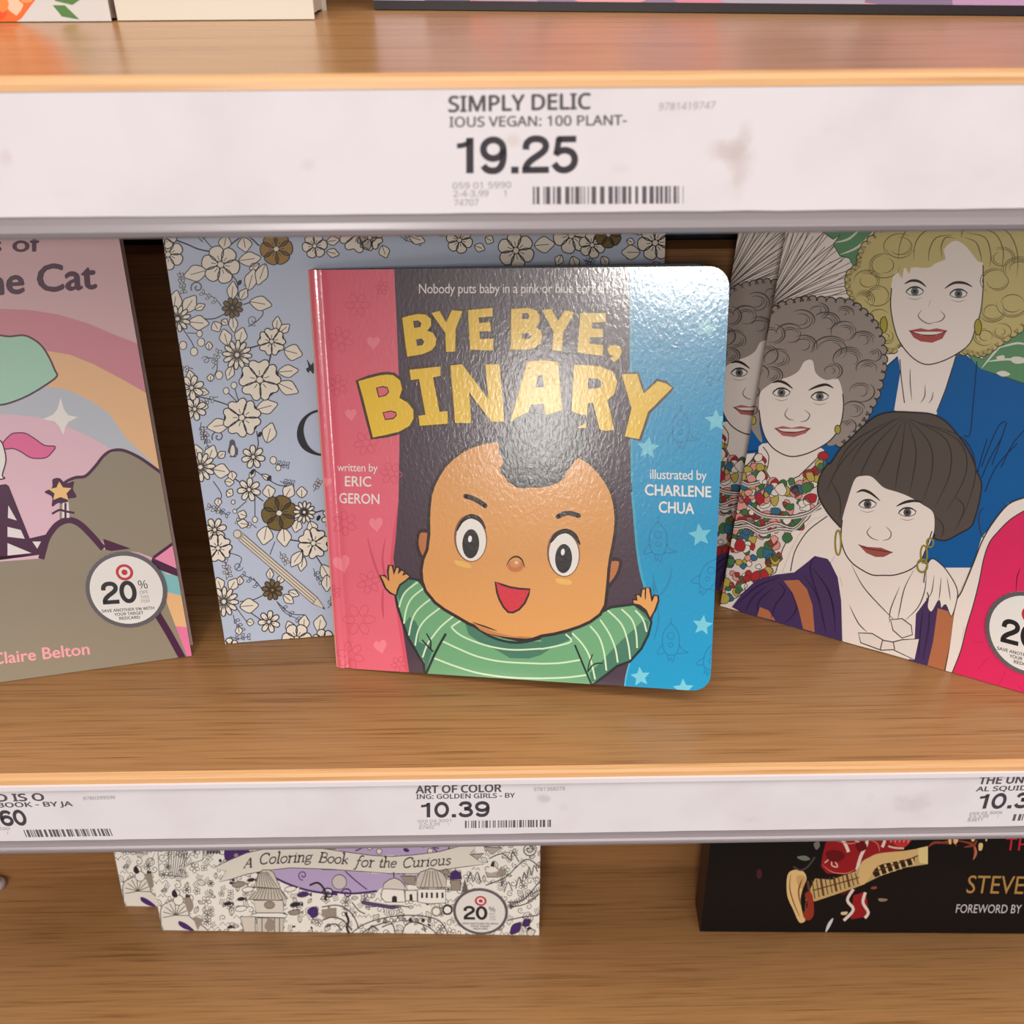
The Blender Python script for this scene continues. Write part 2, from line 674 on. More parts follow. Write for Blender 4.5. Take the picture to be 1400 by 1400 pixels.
def finish_ink(ink, name, mat, pp, r, pl, label=None):
    o = ink.build(name, mat, pp)
    o.matrix_parent_inverse = Matrix.Identity(4)
    o.matrix_local = r.matrix_world.inverted() @ pl.mat
    if label: o['label'] = label
    return o


INKC = (62, 54, 60)
r, pp, pl, ink = rail(FRONT_U, Z_U, 0.0031, 0.03195, 'large price rail across the top reading 19.25 above its barcode',
                   [(993, 207, 34, 20, .6, (196, 178, 176)), (1010, 224, 24, 48, .55, (196, 178, 176)), (1019, 188, 13, 28, .45, (200, 184, 182)), (702, 192, 16, 12, .5, (204, 190, 184)), (421, 228, 14, 14, .4, (204, 192, 196)),
                    (10, 214, 16, 14, .5, (206, 186, 190)), (846, 230, 18, 9, .35, (208, 198, 202)), (1226, 120, 40, 9, .3, (210, 200, 206)), (1270, 245, 50, 14, .25, (214, 206, 208)), (1340, 240, 26, 16, .25, (214, 204, 206)),
                    (90, 265, 30, 14, .25, (214, 206, 210)), (1135, 178, 14, 8, .3, (212, 202, 206))], lip=False)
Zt = Z(560, 110, 2.8)
ink.text('SIMPLY DELIC', Zt('150,120')[0], Zt('692,108')[0], 21, (78, 70, 78), 0.03, face='g')
ink.text('IOUS VEGAN: 100 PLANT-', Zt('153,178')[0], Zt('830,170')[0], 13.5, (88, 80, 88), 0.022, face='g')
ink.digits('19.25', Zt('168,356')[0], Zt('640,350')[0], 49, (52, 46, 54), 0.19)
ink.text('059 01 5990', Zt('165,415')[0], Zt('388,411')[0], 8.5, (150, 142, 148), 0.0, face='g')
ink.text('2-4-3,99', Zt('168,446')[0], Zt('302,443')[0], 8.5, (150, 142, 148), 0.0, face='g')
ink.text('1', Zt('360,444')[0], Zt('370,444')[0], 8.5, (160, 152, 158), 0.0, face='g')
ink.text('74707', Zt('170,480')[0], Zt('264,478')[0], 8.5, (150, 142, 148), 0.0, face='g')
ink.text('9781419747', Zt('952,114')[0], Zt('1168,108')[0], 10, (165, 156, 160), 0.0, shear=0.15, face='g')
finish_ink(ink, 'label_text', M_INK, pp, r, pl)
ink = Ink(pl, z0=2e-5)
barcode(ink, Zt('472,474')[0], Zt('1048,471')[0], 24, (0, -1), 3, (92, 84, 90))
finish_ink(ink, 'barcode', M_INK, pp, r, pl)
r, pp, pl, ink = rail(FRONT_M, Z_M, 0.0062, 0.03293, 'lower price rail reading 10.39 under the middle shelf, with three printed price labels',
                   [(1247, 1098, 34, 17, .5, (196, 186, 190)), (745, 1092, 14, 7, .6, (190, 176, 180)), (1024, 1121, 18, 5, .4, (205, 196, 200)), (769, 1104, 8, 6, .35, (205, 196, 200)), (1190, 1090, 8, 8, .3, (210, 200, 204))])
Zt = Z(540, 1050, 5.3846)
D1, D2, D3 = (66, 58, 66), (84, 76, 84), (150, 142, 148)
ink.text('ART OF COLOR', Zt('155,186')[0], Zt('782,174')[0], 10, D2, 0.035, face='g')
ink.text('ING: GOLDEN GIRLS - BY', Zt('158,228')[0], Zt('882,217')[0], 6.2, D2, 0.025, face='g')
ink.digits('10.39', Zt('178,364')[0], Zt('692,354')[0], 20, D1, 0.22)
ink.text('059 04 3001', Zt('168,402')[0], Zt('412,396')[0], 3.8, D3, face='g')
ink.text('2-5-3,99', Zt('178,426')[0], Zt('330,422')[0], 3.8, D3, face='g')
ink.text('1', Zt('388,424')[0], Zt('394,424')[0], 3.8, D3, face='g')
ink.text('67402', Zt('178,450')[0], Zt('290,446')[0], 3.8, D3, face='g')
ink.text('9781368078', Zt('1022,170')[0], Zt('1252,164')[0], 5, D3, face='g')
Zt2 = Z(0, 1040, 3.5)
ld = (-.32, -1)
ink.text('FOOD IS O', Zt2('-175,198')[0], Zt2('213,190')[0], 9.6, D2, 0.035, lean=ld, face='g')
ink.text('WHOLE BOOK - BY JA', Zt2('-240,228')[0], Zt2('348,216')[0], 6.2, D2, 0.025, lean=ld, face='g')
ink.digits('11.60', Zt2('-140,318')[0], Zt2('132,306')[0], 20, D1, 0.22, lean=ld)
ink.text('059 03 4200', Zt2('-140,335')[0], Zt2('46,331')[0], 3.8, D3, face='g')
ink.text('1', Zt2('34,352')[0], Zt2('38,352')[0], 3.8, D3, face='g')
ink.text('9780399596', Zt2('398,188')[0], Zt2('552,182')[0], 4.5, D3, face='g')
Zt3 = Z(940, 1040, 3.0435)
rd = (.28, -1)
ink.text('THE UNOFFICI', Zt3('1210,97')[0], Zt3('1560,88')[0], 9.6, D2, 0.035, lean=rd, face='g')
ink.text('AL SQUID GAME COOK', Zt3('1200,127')[0], Zt3('1700,114')[0], 6.2, D2, 0.025, lean=rd, face='g')
ink.digits('10.39', Zt3('1196,200')[0], Zt3('1480,192')[0], 20, D1, 0.22, lean=rd)
ink.text('059 05 3006', Zt3('1172,226')[0], Zt3('1308,220')[0], 3.8, D3, lean=rd, face='g')
ink.text('2-5-3,99', Zt3('1168,240')[0], Zt3('1250,236')[0], 3.8, D3, lean=rd, face='g')
ink.text('1', Zt3('1288,237')[0], Zt3('1291,237')[0], 3.8, D3, lean=rd, face='g')
ink.text('83811', Zt3('1164,253')[0], Zt3('1225,250')[0], 3.8, D3, lean=rd, face='g')
finish_ink(ink, 'label_text', M_INK, pp, r, pl)
ink = Ink(pl, z0=2e-5)
barcode(ink, Zt('515,442')[0], Zt('1152,434')[0], 10, (0, -1), 5, (96, 88, 94))
finish_ink(ink, 'barcode', M_INK, pp, r, pl)
ink = Ink(pl, z0=2e-5)
barcode(ink, Zt2('125,366')[0], Zt2('540,360')[0], 10, (-.4, -1), 8, (96, 88, 94))
finish_ink(ink, 'barcode', M_INK, pp, r, pl)
ink = Ink(pl, z0=2e-5)
barcode(ink, Zt3('1350,250')[0], Zt3('1740,240')[0], 9, (.3, -1), 11, (96, 88, 94))
finish_ink(ink, 'barcode', M_INK, pp, r, pl)

# ------------------------------------------------------------------ books
def frame(yaw, lean, roll=0.0):
    U0 = Vector((math.cos(yaw), math.sin(yaw), 0))
    n = Vector((-math.sin(yaw), math.cos(yaw), 0))
    V0 = Vector((0, 0, math.cos(lean))) + n * math.sin(lean)
    U = U0 * math.cos(roll) + V0 * math.sin(roll)
    V = V0 * math.cos(roll) - U0 * math.sin(roll)
    return U, V


def book(label, O, yaw, lean, w, h, t, ct=0.0004, rim=(230, 225, 215), spine_side='L', spine_col=(200, 200, 200), cover_col=(200, 200, 200),
         cover_mat=None, inset=0.0006, rr=0.0, group=None, name='book', pages=None, hard=False, right_edge=False):
    """paperback or hardback standing with its front cover to the viewer; O = lower left front corner (right_edge: lower right)"""
    U, V = frame(yaw, lean)
    if right_edge:
        O = Vector(O) - U * w
    pl = Plane(O, U, V, rect(0, 0, w, h, rr) if rr else [(0, 0), (w, 0), (w, h), (0, h)])
    r = bpy.data.objects.new(name, None)
    COL.objects.link(r)
    r.matrix_world = pl.mat
    tag(r, label, 'book', group)
    mc = plain('cover_card', cover_col, 0.45)
    ms = plain('spine_card', spine_col, 0.45)
    vs, fc = extrude(rect(0, 0, w, h, rr, seg=4) if rr else rect(0, 0, w, h), -ct, 0, bev=min(ct * .4, .0004))
    fcov = add_mesh('front_cover', vs, fc, mc, r)
    vs, fc = extrude(rect(0, 0, w, h, rr, seg=4) if rr else rect(0, 0, w, h), -t, -t + ct)
    add_mesh('back_cover', vs, fc, mc, r)
    a, b = (ct, inset) if spine_side == 'L' else (inset, ct)
    # page block as a stack with a slightly uneven fore edge
    V_, F_ = [], []
    k = 6
    zs = [-ct - (t - 2 * ct) * i / k for i in range(k + 1)]
    for i in range(k):
        j = random.uniform(0, .0003)
        x0, x1 = (a, w - b - j) if spine_side == 'L' else (a + j, w - b)
        vv, ff = box(x0, inset + j, zs[i + 1], x1, h - inset - j, zs[i])
        n0 = len(V_)
        V_ += vv
        F_ += [tuple(q + n0 for q in f) for f in ff]
    add_mesh('page_block', V_, F_, pages or M_PAGES, r)
    s0, s1 = (-0.0001, ct) if spine_side == 'L' else (w - ct, w + 0.0001)
    vs, fc = box(s0, 0, -t, s1, h, 0)
    add_mesh('spine', vs, fc, ms, r)
    return r, pl, fcov


def price_sticker(root, pl, c, rx, ry, uvec, vvec, ring=(96, 90, 96), group=None):
    """round paper sticker; c centre, uvec / vvec = picture vectors of its right and up radius"""
    conv = lambda p: pl.at((c[0] + p[0] * uvec[0] + p[1] * vvec[0], c[1] + p[0] * uvec[1] + p[1] * vvec[1]))
    cc = pl.at(c)
    rim = [conv((math.cos(2 * math.pi * k / 40), math.sin(2 * math.pi * k / 40))) for k in range(40)]
    rim = [p for p in rim]
    a = sum(rim[i][0] * rim[(i + 1) % 40][1] - rim[(i + 1) % 40][0] * rim[i][1] for i in range(40))
    if a < 0:
        rim = rim[::-1]
    w, h = pl.clip[2]
    poly = rim
    for (A, B, Cc) in ((1, 0, 0), (-1, 0, -w), (0, 1, 0), (0, -1, -h)):
        poly = clip_half(poly, A, B, Cc)
    vs, fc = extrude(poly, 0.0006, 0.0008)
    st = add_mesh('discount_sticker', vs, fc, plain('sticker_paper', (232, 228, 224), 0.4), root)
    st['label'] = 'round white sticker with a red bullseye and the words 20% off'
    k = Ink(pl, z0=0.00082, conv=conv)
    n = 44
    cir = lambda r, cx=0, cy=0, m=n: [(cx + r * math.cos(2 * math.pi * i / m), cy + r * math.sin(2 * math.pi * i / m)) for i in range(m)]
    k.poly(cir(1.0), ring)
    k.poly(cir(0.90), (236, 232, 228))
    k.poly(cir(0.215, 0.02, 0.46, 30), (196, 40, 52))
    k.poly(cir(0.145, 0.02, 0.46, 24), (240, 228, 226))
    k.poly(cir(0.075, 0.02, 0.46, 20), (196, 40, 52))
    u = (0, 1)
    k.digits('20', (-0.62, -0.34), (0.22, -0.34), 0.56, (32, 28, 32), 0.2, lean=u)
    k.text('%', (0.31, 0.0), (0.54, 0.0), 0.22, (52, 48, 54), 0.0, lean=u, face='g')
    k.text('OFF', (0.32, -0.14), (0.53, -0.14), 0.09, (120, 114, 120), 0.0, lean=u, face='g')
    k.text('THIS', (0.32, -0.26), (0.53, -0.26), 0.08, (130, 124, 130), 0.0, lean=u, face='g')
    k.text('ITEM', (0.32, -0.37), (0.53, -0.37), 0.08, (130, 124, 130), 0.0, lean=u, face='g')
    k.text('SAVE ANOTHER 5% WITH', (-0.68, -0.56), (0.62, -0.56), 0.075, (60, 56, 60), 0.02, lean=u, face='g')
    k.text('YOUR TARGET', (-0.38, -0.67), (0.34, -0.67), 0.075, (60, 56, 60), 0.02, lean=u, face='g')
    k.text('REDCARD', (-0.27, -0.78), (0.24, -0.78), 0.075, (60, 56, 60), 0.02, lean=u, face='g')
    o = k.build('sticker_print', M_STICK, st)
    return st


# ---- the board book in the middle
def baby_book():
    U, V = frame(-0.19183, 0.2977, 0.06285)
    w, h = 0.18428, 0.19388
    O = Vector((-0.08493, 0.357, Z_M + 0.00015 + 0.0004))
    rr = 0.0085
    outline = rect(0, 0, w, h, rr, (0, 1, 1, 0), 7)
    pl = Plane(O, U, V, outline)
    ub = Vector((1, 0, 0)) - V * V.x
    ub = Vector((V.z, 0, -V.x)).normalized()        # horizontal-run direction of the closed pages, square to the spine
    root = bpy.data.objects.new('board_book', None)
    COL.objects.link(root)
    body = Matrix.Translation(O) @ Matrix((ub, V, ub.cross(V))).transposed().to_4x4()
    root.matrix_world = body
    tag(root, 'square glossy board book with pink, purple and blue cover and a smiling baby drawing', 'book')
    th, ct = 0.0123, 0.0022
    groove = lambda u, v: -0.00075 * math.exp(-((u - 0.0062) / 0.0018) ** 2) - 0.0011 * max(0.0, 1 - u / 0.0026) ** 2
    # front cover board: grid in u so that it carries the hinge groove
    us = [0, .0006, .0013, .002, .0026, .0034, .0042, .005, .0056, .0062, .0068, .0074, .0082, .009, .010, .0115]
    V_, F_ = [], []
    top, bot = [], []
    cols = us + [w * 0.5, w - rr] + [w - rr + rr * math.sin(math.radians(a)) for a in (15, 30, 45, 60, 75, 90)]
    for u in cols:
        ins = 0 if u <= w - rr else rr - math.sqrt(max(0, rr * rr - (u - (w - rr)) ** 2))
        g = groove(u, 0)
        V_ += [(u, ins, g), (u, h - ins, g), (u, h - ins, -ct), (u, ins, -ct)]
    for i in range(len(cols) - 1):
        a, b = i * 4, i * 4 + 4
        F_ += [(a, b, b + 1, a + 1), (a + 1, b + 1, b + 2, a + 2), (a + 2, b + 2, b + 3, a + 3), (a + 3, b + 3, b, a)]
    F_ += [(0, 1, 2, 3), tuple(len(V_) - 4 + k for k in (3, 2, 1, 0))]
    cover = add_mesh('front_cover', V_, F_, plain('cover_board_edge', (226, 214, 200), 0.5), root)
    cover.matrix_local = body.inverted() @ pl.mat
    cover['label'] = 'glossy front cover standing slightly ajar'
    # body: leaves and back cover, spine
    for k in range(5):
        z1 = -ct - 0.0004 - k * 0.0019
        vs, fc = extrude(rect(0.0016, 0.0004, w - 0.001, h - 0.0004, rr, (0, 1, 1, 0), 4), z1 - 0.00175, z1)
        add_mesh('board_leaf', vs, fc, M_BOARD, root)
    vs, fc = extrude(rect(0, 0, w, h, rr, (0, 1, 1, 0), 4), -th - 0.0012, -th + 0.0006)
    add_mesh('back_cover', vs, fc, plain('blue_back', (40, 140, 180), 0.35), root)
    prof = [(0.0016, -ct * .2), (0.0004, -0.0006), (-0.0002, -0.002), (-0.0004, -th * .5), (-0.0002, -th), (0.0016, -th - 0.0012)]
    n = len(prof)
    V_ = [(p[0], 0, p[1]) for p in prof] + [(p[0], h, p[1]) for p in prof]
    F_ = [(k, k + 1, n + k + 1, n + k) for k in range(n - 1)] + [(n - 1, 0, n, 2 * n - 1), tuple(range(n))[::-1], tuple(range(n, 2 * n))]
    add_mesh('spine', V_, F_, plain('peach_spine', (236, 176, 140), 0.4), root)

    za, zb, zc = Z(480, 370, 5), Z(680, 370, 5), Z(560, 580, 4.6667)
    zd, ze = Z(500, 740, 5.8333), Z(740, 740, 5.8333)
    zp, zq, zr = Z(420, 370, 2.5455), Z(840, 370, 4.828), Z(840, 660, 4.828)
    warp = groove

    def art(z0):
        k = Ink(pl, z0=z0)
        k.slices = us[1:]
        return k
    PINK, PURP, BLUE = (238, 106, 126), (74, 53, 68), (14, 156, 206)
    k = art(2e-5)
    k.conv = lambda p: p
    k.poly([(-.01, -.01), (w + .01, -.01), (w + .01, h + .01), (-.01, h + .01)], PURP)
    k.conv = pl.at
    # pink curtain
    k.poly([(400, 330)] + zp('303,-40 303,0 312,200 320,400 321,600 318,800 308,930 300,1000 312,1100 330,1230 358,1420') + [(560, 960), (400, 960)], PINK)
    k.poly(zp('318,800 308,930 300,1000 312,1100 330,1230 358,1420 345,1420 318,1240 298,1100 288,1010 300,900'), (226, 84, 108))
    HEART, FL = (250, 136, 150), (216, 84, 106)
    for cx, cy, s, a in ((230, 250, 22, 0), (152, 500, 20, -4), (240, 882, 24, -6), (120, 1020, 30, -14), (255, 1307, 23, -14), (70, 735, 16, 10)):
        pts = []
        for i in range(26):
            t = 2 * math.pi * i / 26
            x = math.sin(t) ** 3
            y = -(13 * math.cos(t) - 5 * math.cos(2 * t) - 2 * math.cos(3 * t) - math.cos(4 * t)) / 16 * 1.2
            ar = math.radians(a)
            pts.append((cx + s * (x * math.cos(ar) - y * math.sin(ar)), cy + s * (x * math.sin(ar) + y * math.cos(ar))))
        k.poly([(420 + p[0] / 2.5455, 370 + p[1] / 2.5455) for p in pts], HEART)
    for i, (cx, cy, s) in enumerate(((175, 120, 44), (115, 240, 46), (105, 400, 38), (205, 600, 44), (292, 705, 40), (130, 880, 44), (215, 1085, 42), (180, 1215, 58), (150, 1340, 50), (90, 1120, 26), (320, 1370, 30), (262, 60, 26))):
        k.up()
        for m in range(6):
            a = math.radians(60 * m + i * 17)
            cxx, cyy = cx + s * .62 * math.cos(a), cy + s * .62 * math.sin(a)
            pts = []
            for q in range(12):
                t = 2 * math.pi * q / 12
                x, y = s * .36 * math.cos(t), s * .24 * math.sin(t)
                pts.append((420 + (cxx + x * math.cos(a) - y * math.sin(a)) / 2.5455, 370 + (cyy + x * math.sin(a) + y * math.cos(a)) / 2.5455))
            k.stroke(pts, 0.9, FL, closed=True, smooth=False, up=False)
    for s in ('210,930 225,990 245,1050 266,1095', '272,930 262,1000 268,1060 262,1100', '264,1105 262,1160 266,1210'):
        k.stroke(zp(s), 3.2, (216, 78, 104), taper=2)
    # blue curtain
    k.poly(zq('105,-60 105,0 105,600 108,1000 113,1400') + zr('118,60 130,200 150,430 175,590 205,700 250,780 290,740 262,860 235,960 160,1090 100,1190 75,1290 62,1420')
           + [(1040, 990), (1040, 340)], BLUE)
    k.stroke(zr('118,60 130,200 150,430 175,590 205,700'), 3.5, (62, 172, 200))
    k.stroke(zq('108,-20 108,600 111,1000 116,1400'), 3, (60, 168, 196))
    k.stroke(zr('100,1190 75,1290 62,1420'), 2, (90, 188, 214))
    RK = (18, 128, 176)
    def rocket(cx, cy, s, a=0):
        ar = math.radians(a)
        def P(t):
            out = []
            for q in t.split():
                x, y = [float(v) for v in q.split(',')]
                out.append((cx + s * (x * math.cos(ar) - y * math.sin(ar)), cy + s * (x * math.sin(ar) + y * math.cos(ar))))
            return out
        k.stroke(P('0,-1.25 0,-1.0 -.35,-.55 -.42,0 -.25,.55 .25,.6 .42,.1 .38,-.5 0,-1.0'), 1.3, RK)
        k.stroke(P('-.4,.1 -.62,.35 -.66,.6 -.3,.5'), 1.2, RK, up=False)
        k.stroke(P('.42,.1 .62,.38 .9,.5 .3,.55'), 1.2, RK, up=False)
        k.stroke(P('-.16,.62 -.1,.95 0,.75 .1,1.0 .2,.66'), 1.1, RK, up=False)
        k.ell(P('0,-.35')[0], .17 * s, .17 * s, None, line=(1.1, RK), up=False)
        k.ell(P('0,.12')[0], .11 * s, .11 * s, None, line=(1.1, RK), up=False)
    q = lambda f, s: f(s)[0]
    rocket(*q(zq, '438,1050'), 27); rocket(*q(zr, '288,390'), 28); rocket(*q(zr, '372,1055'), 27)
    rocket(*q(zq, '680,640'), 27, 28); rocket(*q(zr, '620,620'), 27, 24); rocket(*q(zr, '640,1160'), 24, 20)
    rocket(*q(zq, '345,440'), 27, 4)
    def star(c, r, a=0, col=(120, 206, 226)):
        pts = []
        for i in range(10):
            t = math.radians(a - 90 + 36 * i)
            rad = r * (1 if i % 2 == 0 else .46)
            pts.append((c[0] + rad * math.cos(t), c[1] + rad * math.sin(t)))
        k.poly(pts, col)
    star(q(zq, '608,375'), 16.5, 14); star(q(zq, '672,990'), 16.5, -2); star(q(zq, '222,1170'), 16, 6)
    star(q(zr, '565,345'), 16.5, -8); star(q(zr, '582,940'), 14.5, 8); star(q(zr, '172,1280'), 14, -6); star(q(zr, '455,1362'), 15, -2)
    for s in ('255,600 266,680 290,735', '378,555 365,640 330,710 300,745', '285,800 292,900 280,970 258,1040', '262,620 258,700 275,760'):
        k.stroke(zr(s), 2.6, (20, 138, 180), taper=2)
    bg = k.build('cover_print', M_GLOSS, cover, warp)

    # title
    k = art(k.z + 2e-5)
    YEL, OUT = (250, 204, 44), (70, 44, 22)
    L = [
        (za, '350,322 400,308 455,297 510,300 545,330 548,375 530,400 518,410 560,425 583,465 578,510 550,545 490,570 385,588 372,500 362,410', ('425,343 460,340 482,358 475,385 432,392', '445,470 480,463 503,485 490,508 450,515')),
        (za, '550,290 605,275 650,355 690,270 762,278 715,400 712,552 650,555 645,425', ()),
        (za, '800,270 968,255 968,312 872,320 876,358 952,352 958,415 878,414 882,468 974,465 972,545 815,540', ()),
        (zb, '95,262 210,255 262,270 290,305 288,350 265,388 298,410 308,450 295,495 250,530 190,540 92,540', ('168,292 205,288 220,308 210,330 168,330', '168,428 210,428 235,445 225,465 168,465')),
        (zb, '305,270 370,262 415,345 462,270 528,285 450,420 440,548 375,545 385,415', ()),
        (zb, '568,290 742,290 738,350 648,355 645,395 722,398 722,455 630,455 630,498 724,510 718,582 548,558', ()),
        (zb, '752,535 775,512 810,508 842,522 850,555 835,595 798,625 770,600 800,582 765,572', ()),
        (za, '50,755 120,735 200,715 250,710 290,715 335,750 350,810 330,870 385,900 425,950 428,1010 400,1060 330,1100 240,1122 150,1140 115,1000 85,880', ('170,800 215,788 250,795 262,830 240,855 188,868', '215,968 270,955 308,965 315,990 290,1015 232,1022')),
        (za, '400,678 610,655 612,718 560,730 605,965 660,960 662,1045 470,1060 462,992 510,985 465,740 410,748', ()),
        (za, '680,648 760,640 940,880 918,640 1015,640 1048,1032 960,1032 808,830 822,1042 712,1040', ()),
        (zb, '205,622 320,612 415,625 430,800 445,960 330,985 316,908 228,915 200,1000 88,1034 150,820', ('280,715 312,712 318,798 258,798',)),
        (zb, '525,645 610,645 700,655 790,690 820,760 800,840 752,885 775,980 795,1088 740,1095 700,1085 655,905 620,905 612,1000 605,1075 535,1075 525,1000 508,960', ('618,735 690,738 722,770 705,800 620,808',)),
        (zb, '850,708 955,705 1000,840 1095,755 1150,770 1195,800 1030,965 968,1152 872,1132 918,940', ()),
    ]
    k.up()
    for f, s, hs in L:
        k.stroke(f(s), 7.6, OUT, closed=True, smooth=False, up=False)
        for hh in hs: k.stroke(f(hh), 3.6, OUT, closed=True, smooth=False, up=False)
    k.up()
    for f, s, hs in L:
        k.poly(f(s), YEL, [f(hh) for hh in hs], up=False)
    k.build('title_lettering', M_GLOSS, cover, warp)
    zt = k.z

    # baby
    k = art(zt + 1e-5)
    SK, SKD, LN = (232, 164, 92), (196, 118, 66), (46, 24, 20)
    GR, GD, GL = (112, 172, 124), (70, 124, 100), (214, 240, 200)
    # shirt
    sh = zd('480,1200 480,1050 472,975 410,870 350,770 310,660 265,520 248,430 268,345 340,305 420,320 480,400 560,500 760,620 900,700') + \
        ze('0,760 250,700 400,630 480,575 560,535 740,512 830,575 868,645 845,740 790,850 700,950 600,985 520,1050 440,1110 398,1140 398,1230')
    k.stroke(sh, 7, (24, 36, 34), closed=True, smooth=False)
    k.poly(sh, GR)
    for f, s in ((zd, '250,430 268,345 340,305 400,310 330,390 275,480'), (zd, '310,660 350,600 400,640 430,700 420,800 470,820 520,790 530,880 480,1040 470,960 410,870 350,770'),
                 (zd, '790,640 900,700 1100,790 1400,800 1480,790 1480,850 1400,905 1300,935 1150,930 1050,870 900,800 820,740'),
                 (ze, '0,765 120,745 250,705 240,780 120,830 0,860'), (ze, '845,740 790,850 700,950 600,985 520,1050 440,1110 400,1120 385,1050 480,960 560,870 650,780 750,690 820,620 860,640'),
                 (ze, '740,512 830,575 860,640 820,600 770,545')):
        k.poly(f(s), GD)
    k.up()
    for s in ('415,325 330,390 290,450 268,525', '468,370 370,450 325,540 306,655', '528,452 420,540 370,630 345,750', '592,532 480,620 420,710 395,830', '705,592 600,680 520,780', '510,790 480,850 455,925',
              '770,625 700,670 690,690 760,750 900,810 1050,850 1200,865 1400,855', '610,795 750,860 900,920 1100,960 1400,975', '545,930 700,990 900,1050 1150,1085 1400,1092'):
        k.stroke(zd(s), 2.3, GL, up=False)
    for s in ('0,858 120,835 240,797 195,740', '0,975 150,970 310,945', '0,1092 200,1085 360,1065', '245,730 330,820 390,930 430,1100', '390,675 460,760 500,880 520,1030',
              '470,625 540,730 590,850 610,965', '530,550 640,660 690,800 710,940', '640,540 720,620 755,720 765,850', '750,550 810,620 840,720'):
        k.stroke(ze(s), 2.3, GL, up=False)
    k.up()
    for f, s, w_ in ((zd, '640,735 560,880 480,1060', 3.4), (zd, '450,785 500,840 540,880', 2), (zd, '485,735 520,800 515,860', 2), (ze, '268,825 320,950 400,1140', 2.6),
                     (ze, '370,1040 420,980 490,970', 2), (ze, '410,900 380,980 372,1040', 1.6), (zd, '870,680 1000,760 1130,800 1250,805 1400,770', 3.4)):
        k.stroke(f(s), w_, (24, 40, 36), up=False)
    # hands
    for f, s in ((zd, '240,425 200,405 165,370 140,310 122,275 150,280 190,320 185,240 192,195 208,195 225,270 248,210 264,215 258,262 285,235 305,240 292,275 325,262 348,280 320,305 270,340 250,380'),
                 (ze, '738,492 735,470 768,472 762,430 780,430 797,452 808,385 826,385 834,470 838,370 858,372 880,485 905,435 925,438 928,470 900,550 868,605 840,545 790,505')):
        k.stroke(f(s), 5.4, LN, closed=True, smooth=False)
        k.poly(f(s), SK)
    k.stroke(ze('826,400 830,430 828,465'), 1.6, LN, taper=2)
    # ears, head
    for s, inner in (('135,705 90,680 58,695 48,760 65,825 95,860 130,840', '120,715 85,690 62,705 58,765 80,820 98,840'), ('1260,880 1300,862 1340,868 1345,900 1325,960 1290,1010 1258,1030', '1265,890 1310,870 1333,890 1310,950 1285,995 1268,1000')):
        k.poly(zc(s), SKD, smooth=True)
        k.stroke(zc(s), 4.4, LN, closed=True)
    head = zc('565,112 480,125 400,150 340,180 280,225 230,275 195,330 165,390 145,450 135,530 132,620 134,700 122,800 95,865 84,930 90,1000 112,1060 170,1130 230,1175 300,1215 380,1262 450,1290 520,1318 600,1345 700,1365 780,1362 840,1340 920,1328 1000,1308 1080,1282 1150,1250 1210,1205 1240,1150 1248,1080 1256,1000 1262,920 1272,850 1290,760 1303,680 1308,600 1300,520 1280,440 1245,370 1195,305 1140,250 1075,212')
    k.stroke(head, 8.5, LN, closed=True, smooth=False)
    k.poly(head, SK)
    k.poly(zc('410,1272 480,1300 560,1330 660,1352 780,1362 700,1372 600,1362 520,1345 450,1310'), (206, 130, 74))
    for s in ('400,1262 480,1290 560,1318', '500,1335 600,1358 720,1370 800,1368 850,1350', '690,1355 780,1358'):
        k.stroke(zc(s), 2.2, LN, taper=2)
    # eyes
    for c, s in (((393, 735), '303,680 315,640 345,600 390,575 440,590 470,625 484,665 475,650 440,615 390,598 345,618 320,650'), ((985, 830), '900,755 912,720 940,690 1000,668 1060,700 1088,765 1075,750 1045,715 1000,692 950,705 920,735')):
        cx, cy = c
        k.ell(zc(f'{cx - 3},{cy - 8}')[0], 22.6, 32.6, (140, 84, 50), rot=-4, n=30)
        k.ell(zc(f'{cx},{cy}')[0], 20.4, 29.4, (244, 238, 230), rot=-3, n=32)
        k.poly(zc(s), (40, 26, 24), smooth=True)
        k.stroke(zc(s), 1.5, (40, 26, 24), closed=True, up=False)
        dx, dy = ((0, 27), (0, 26))[cx > 600]
        k.ell(zc(f'{cx + dx - 2},{cy + dy}')[0], 11.6, 20, (34, 26, 26), rot=2, n=28)
        k.ell(zc(f'{cx - 7},{cy - 4 if cx < 600 else cy - 16}')[0], 2.6, 4.6, (250, 248, 246), rot=8, n=14)
    # brows, nose, mouth, cheeks
    for s in ('358,458 400,470 440,490 482,520', '948,588 980,572 1020,566 1078,582'):
        k.stroke(zc(s), 6.6, (42, 26, 22))
        for e in (zc(s)[0], zc(s)[-1]):
            k.ell(e, 3.3, 3.3, (42, 26, 22), n=12, up=False)
    k.ell(zc('676,905')[0], 11, 8, (206, 122, 66), n=22)
    k.ell(zc('676,890')[0], 7, 5, (222, 144, 84), n=18)
    k.ell(zc('682,882')[0], 3, 2.2, (250, 206, 160), n=12)
    k.stroke(zc('618,905 635,870 660,848 690,844 715,862 728,890 736,915'), 2.6, (66, 34, 24), taper=2)
    m = zc('548,1005 590,1022 640,1038 700,1048 768,1052 758,1090 735,1140 700,1180 660,1200 630,1198 600,1165 575,1120 558,1070')
    k.poly(m, (220, 48, 66))
    k.stroke(m, 2.8, (56, 16, 20), closed=True, smooth=False)
    for s in ('285,868 320,870 360,880 395,900 388,915 350,912 300,895', '935,982 985,985 1030,996 1030,1020 985,1022 940,1008'):
        k.poly(zc(s), (246, 192, 100), smooth=True)
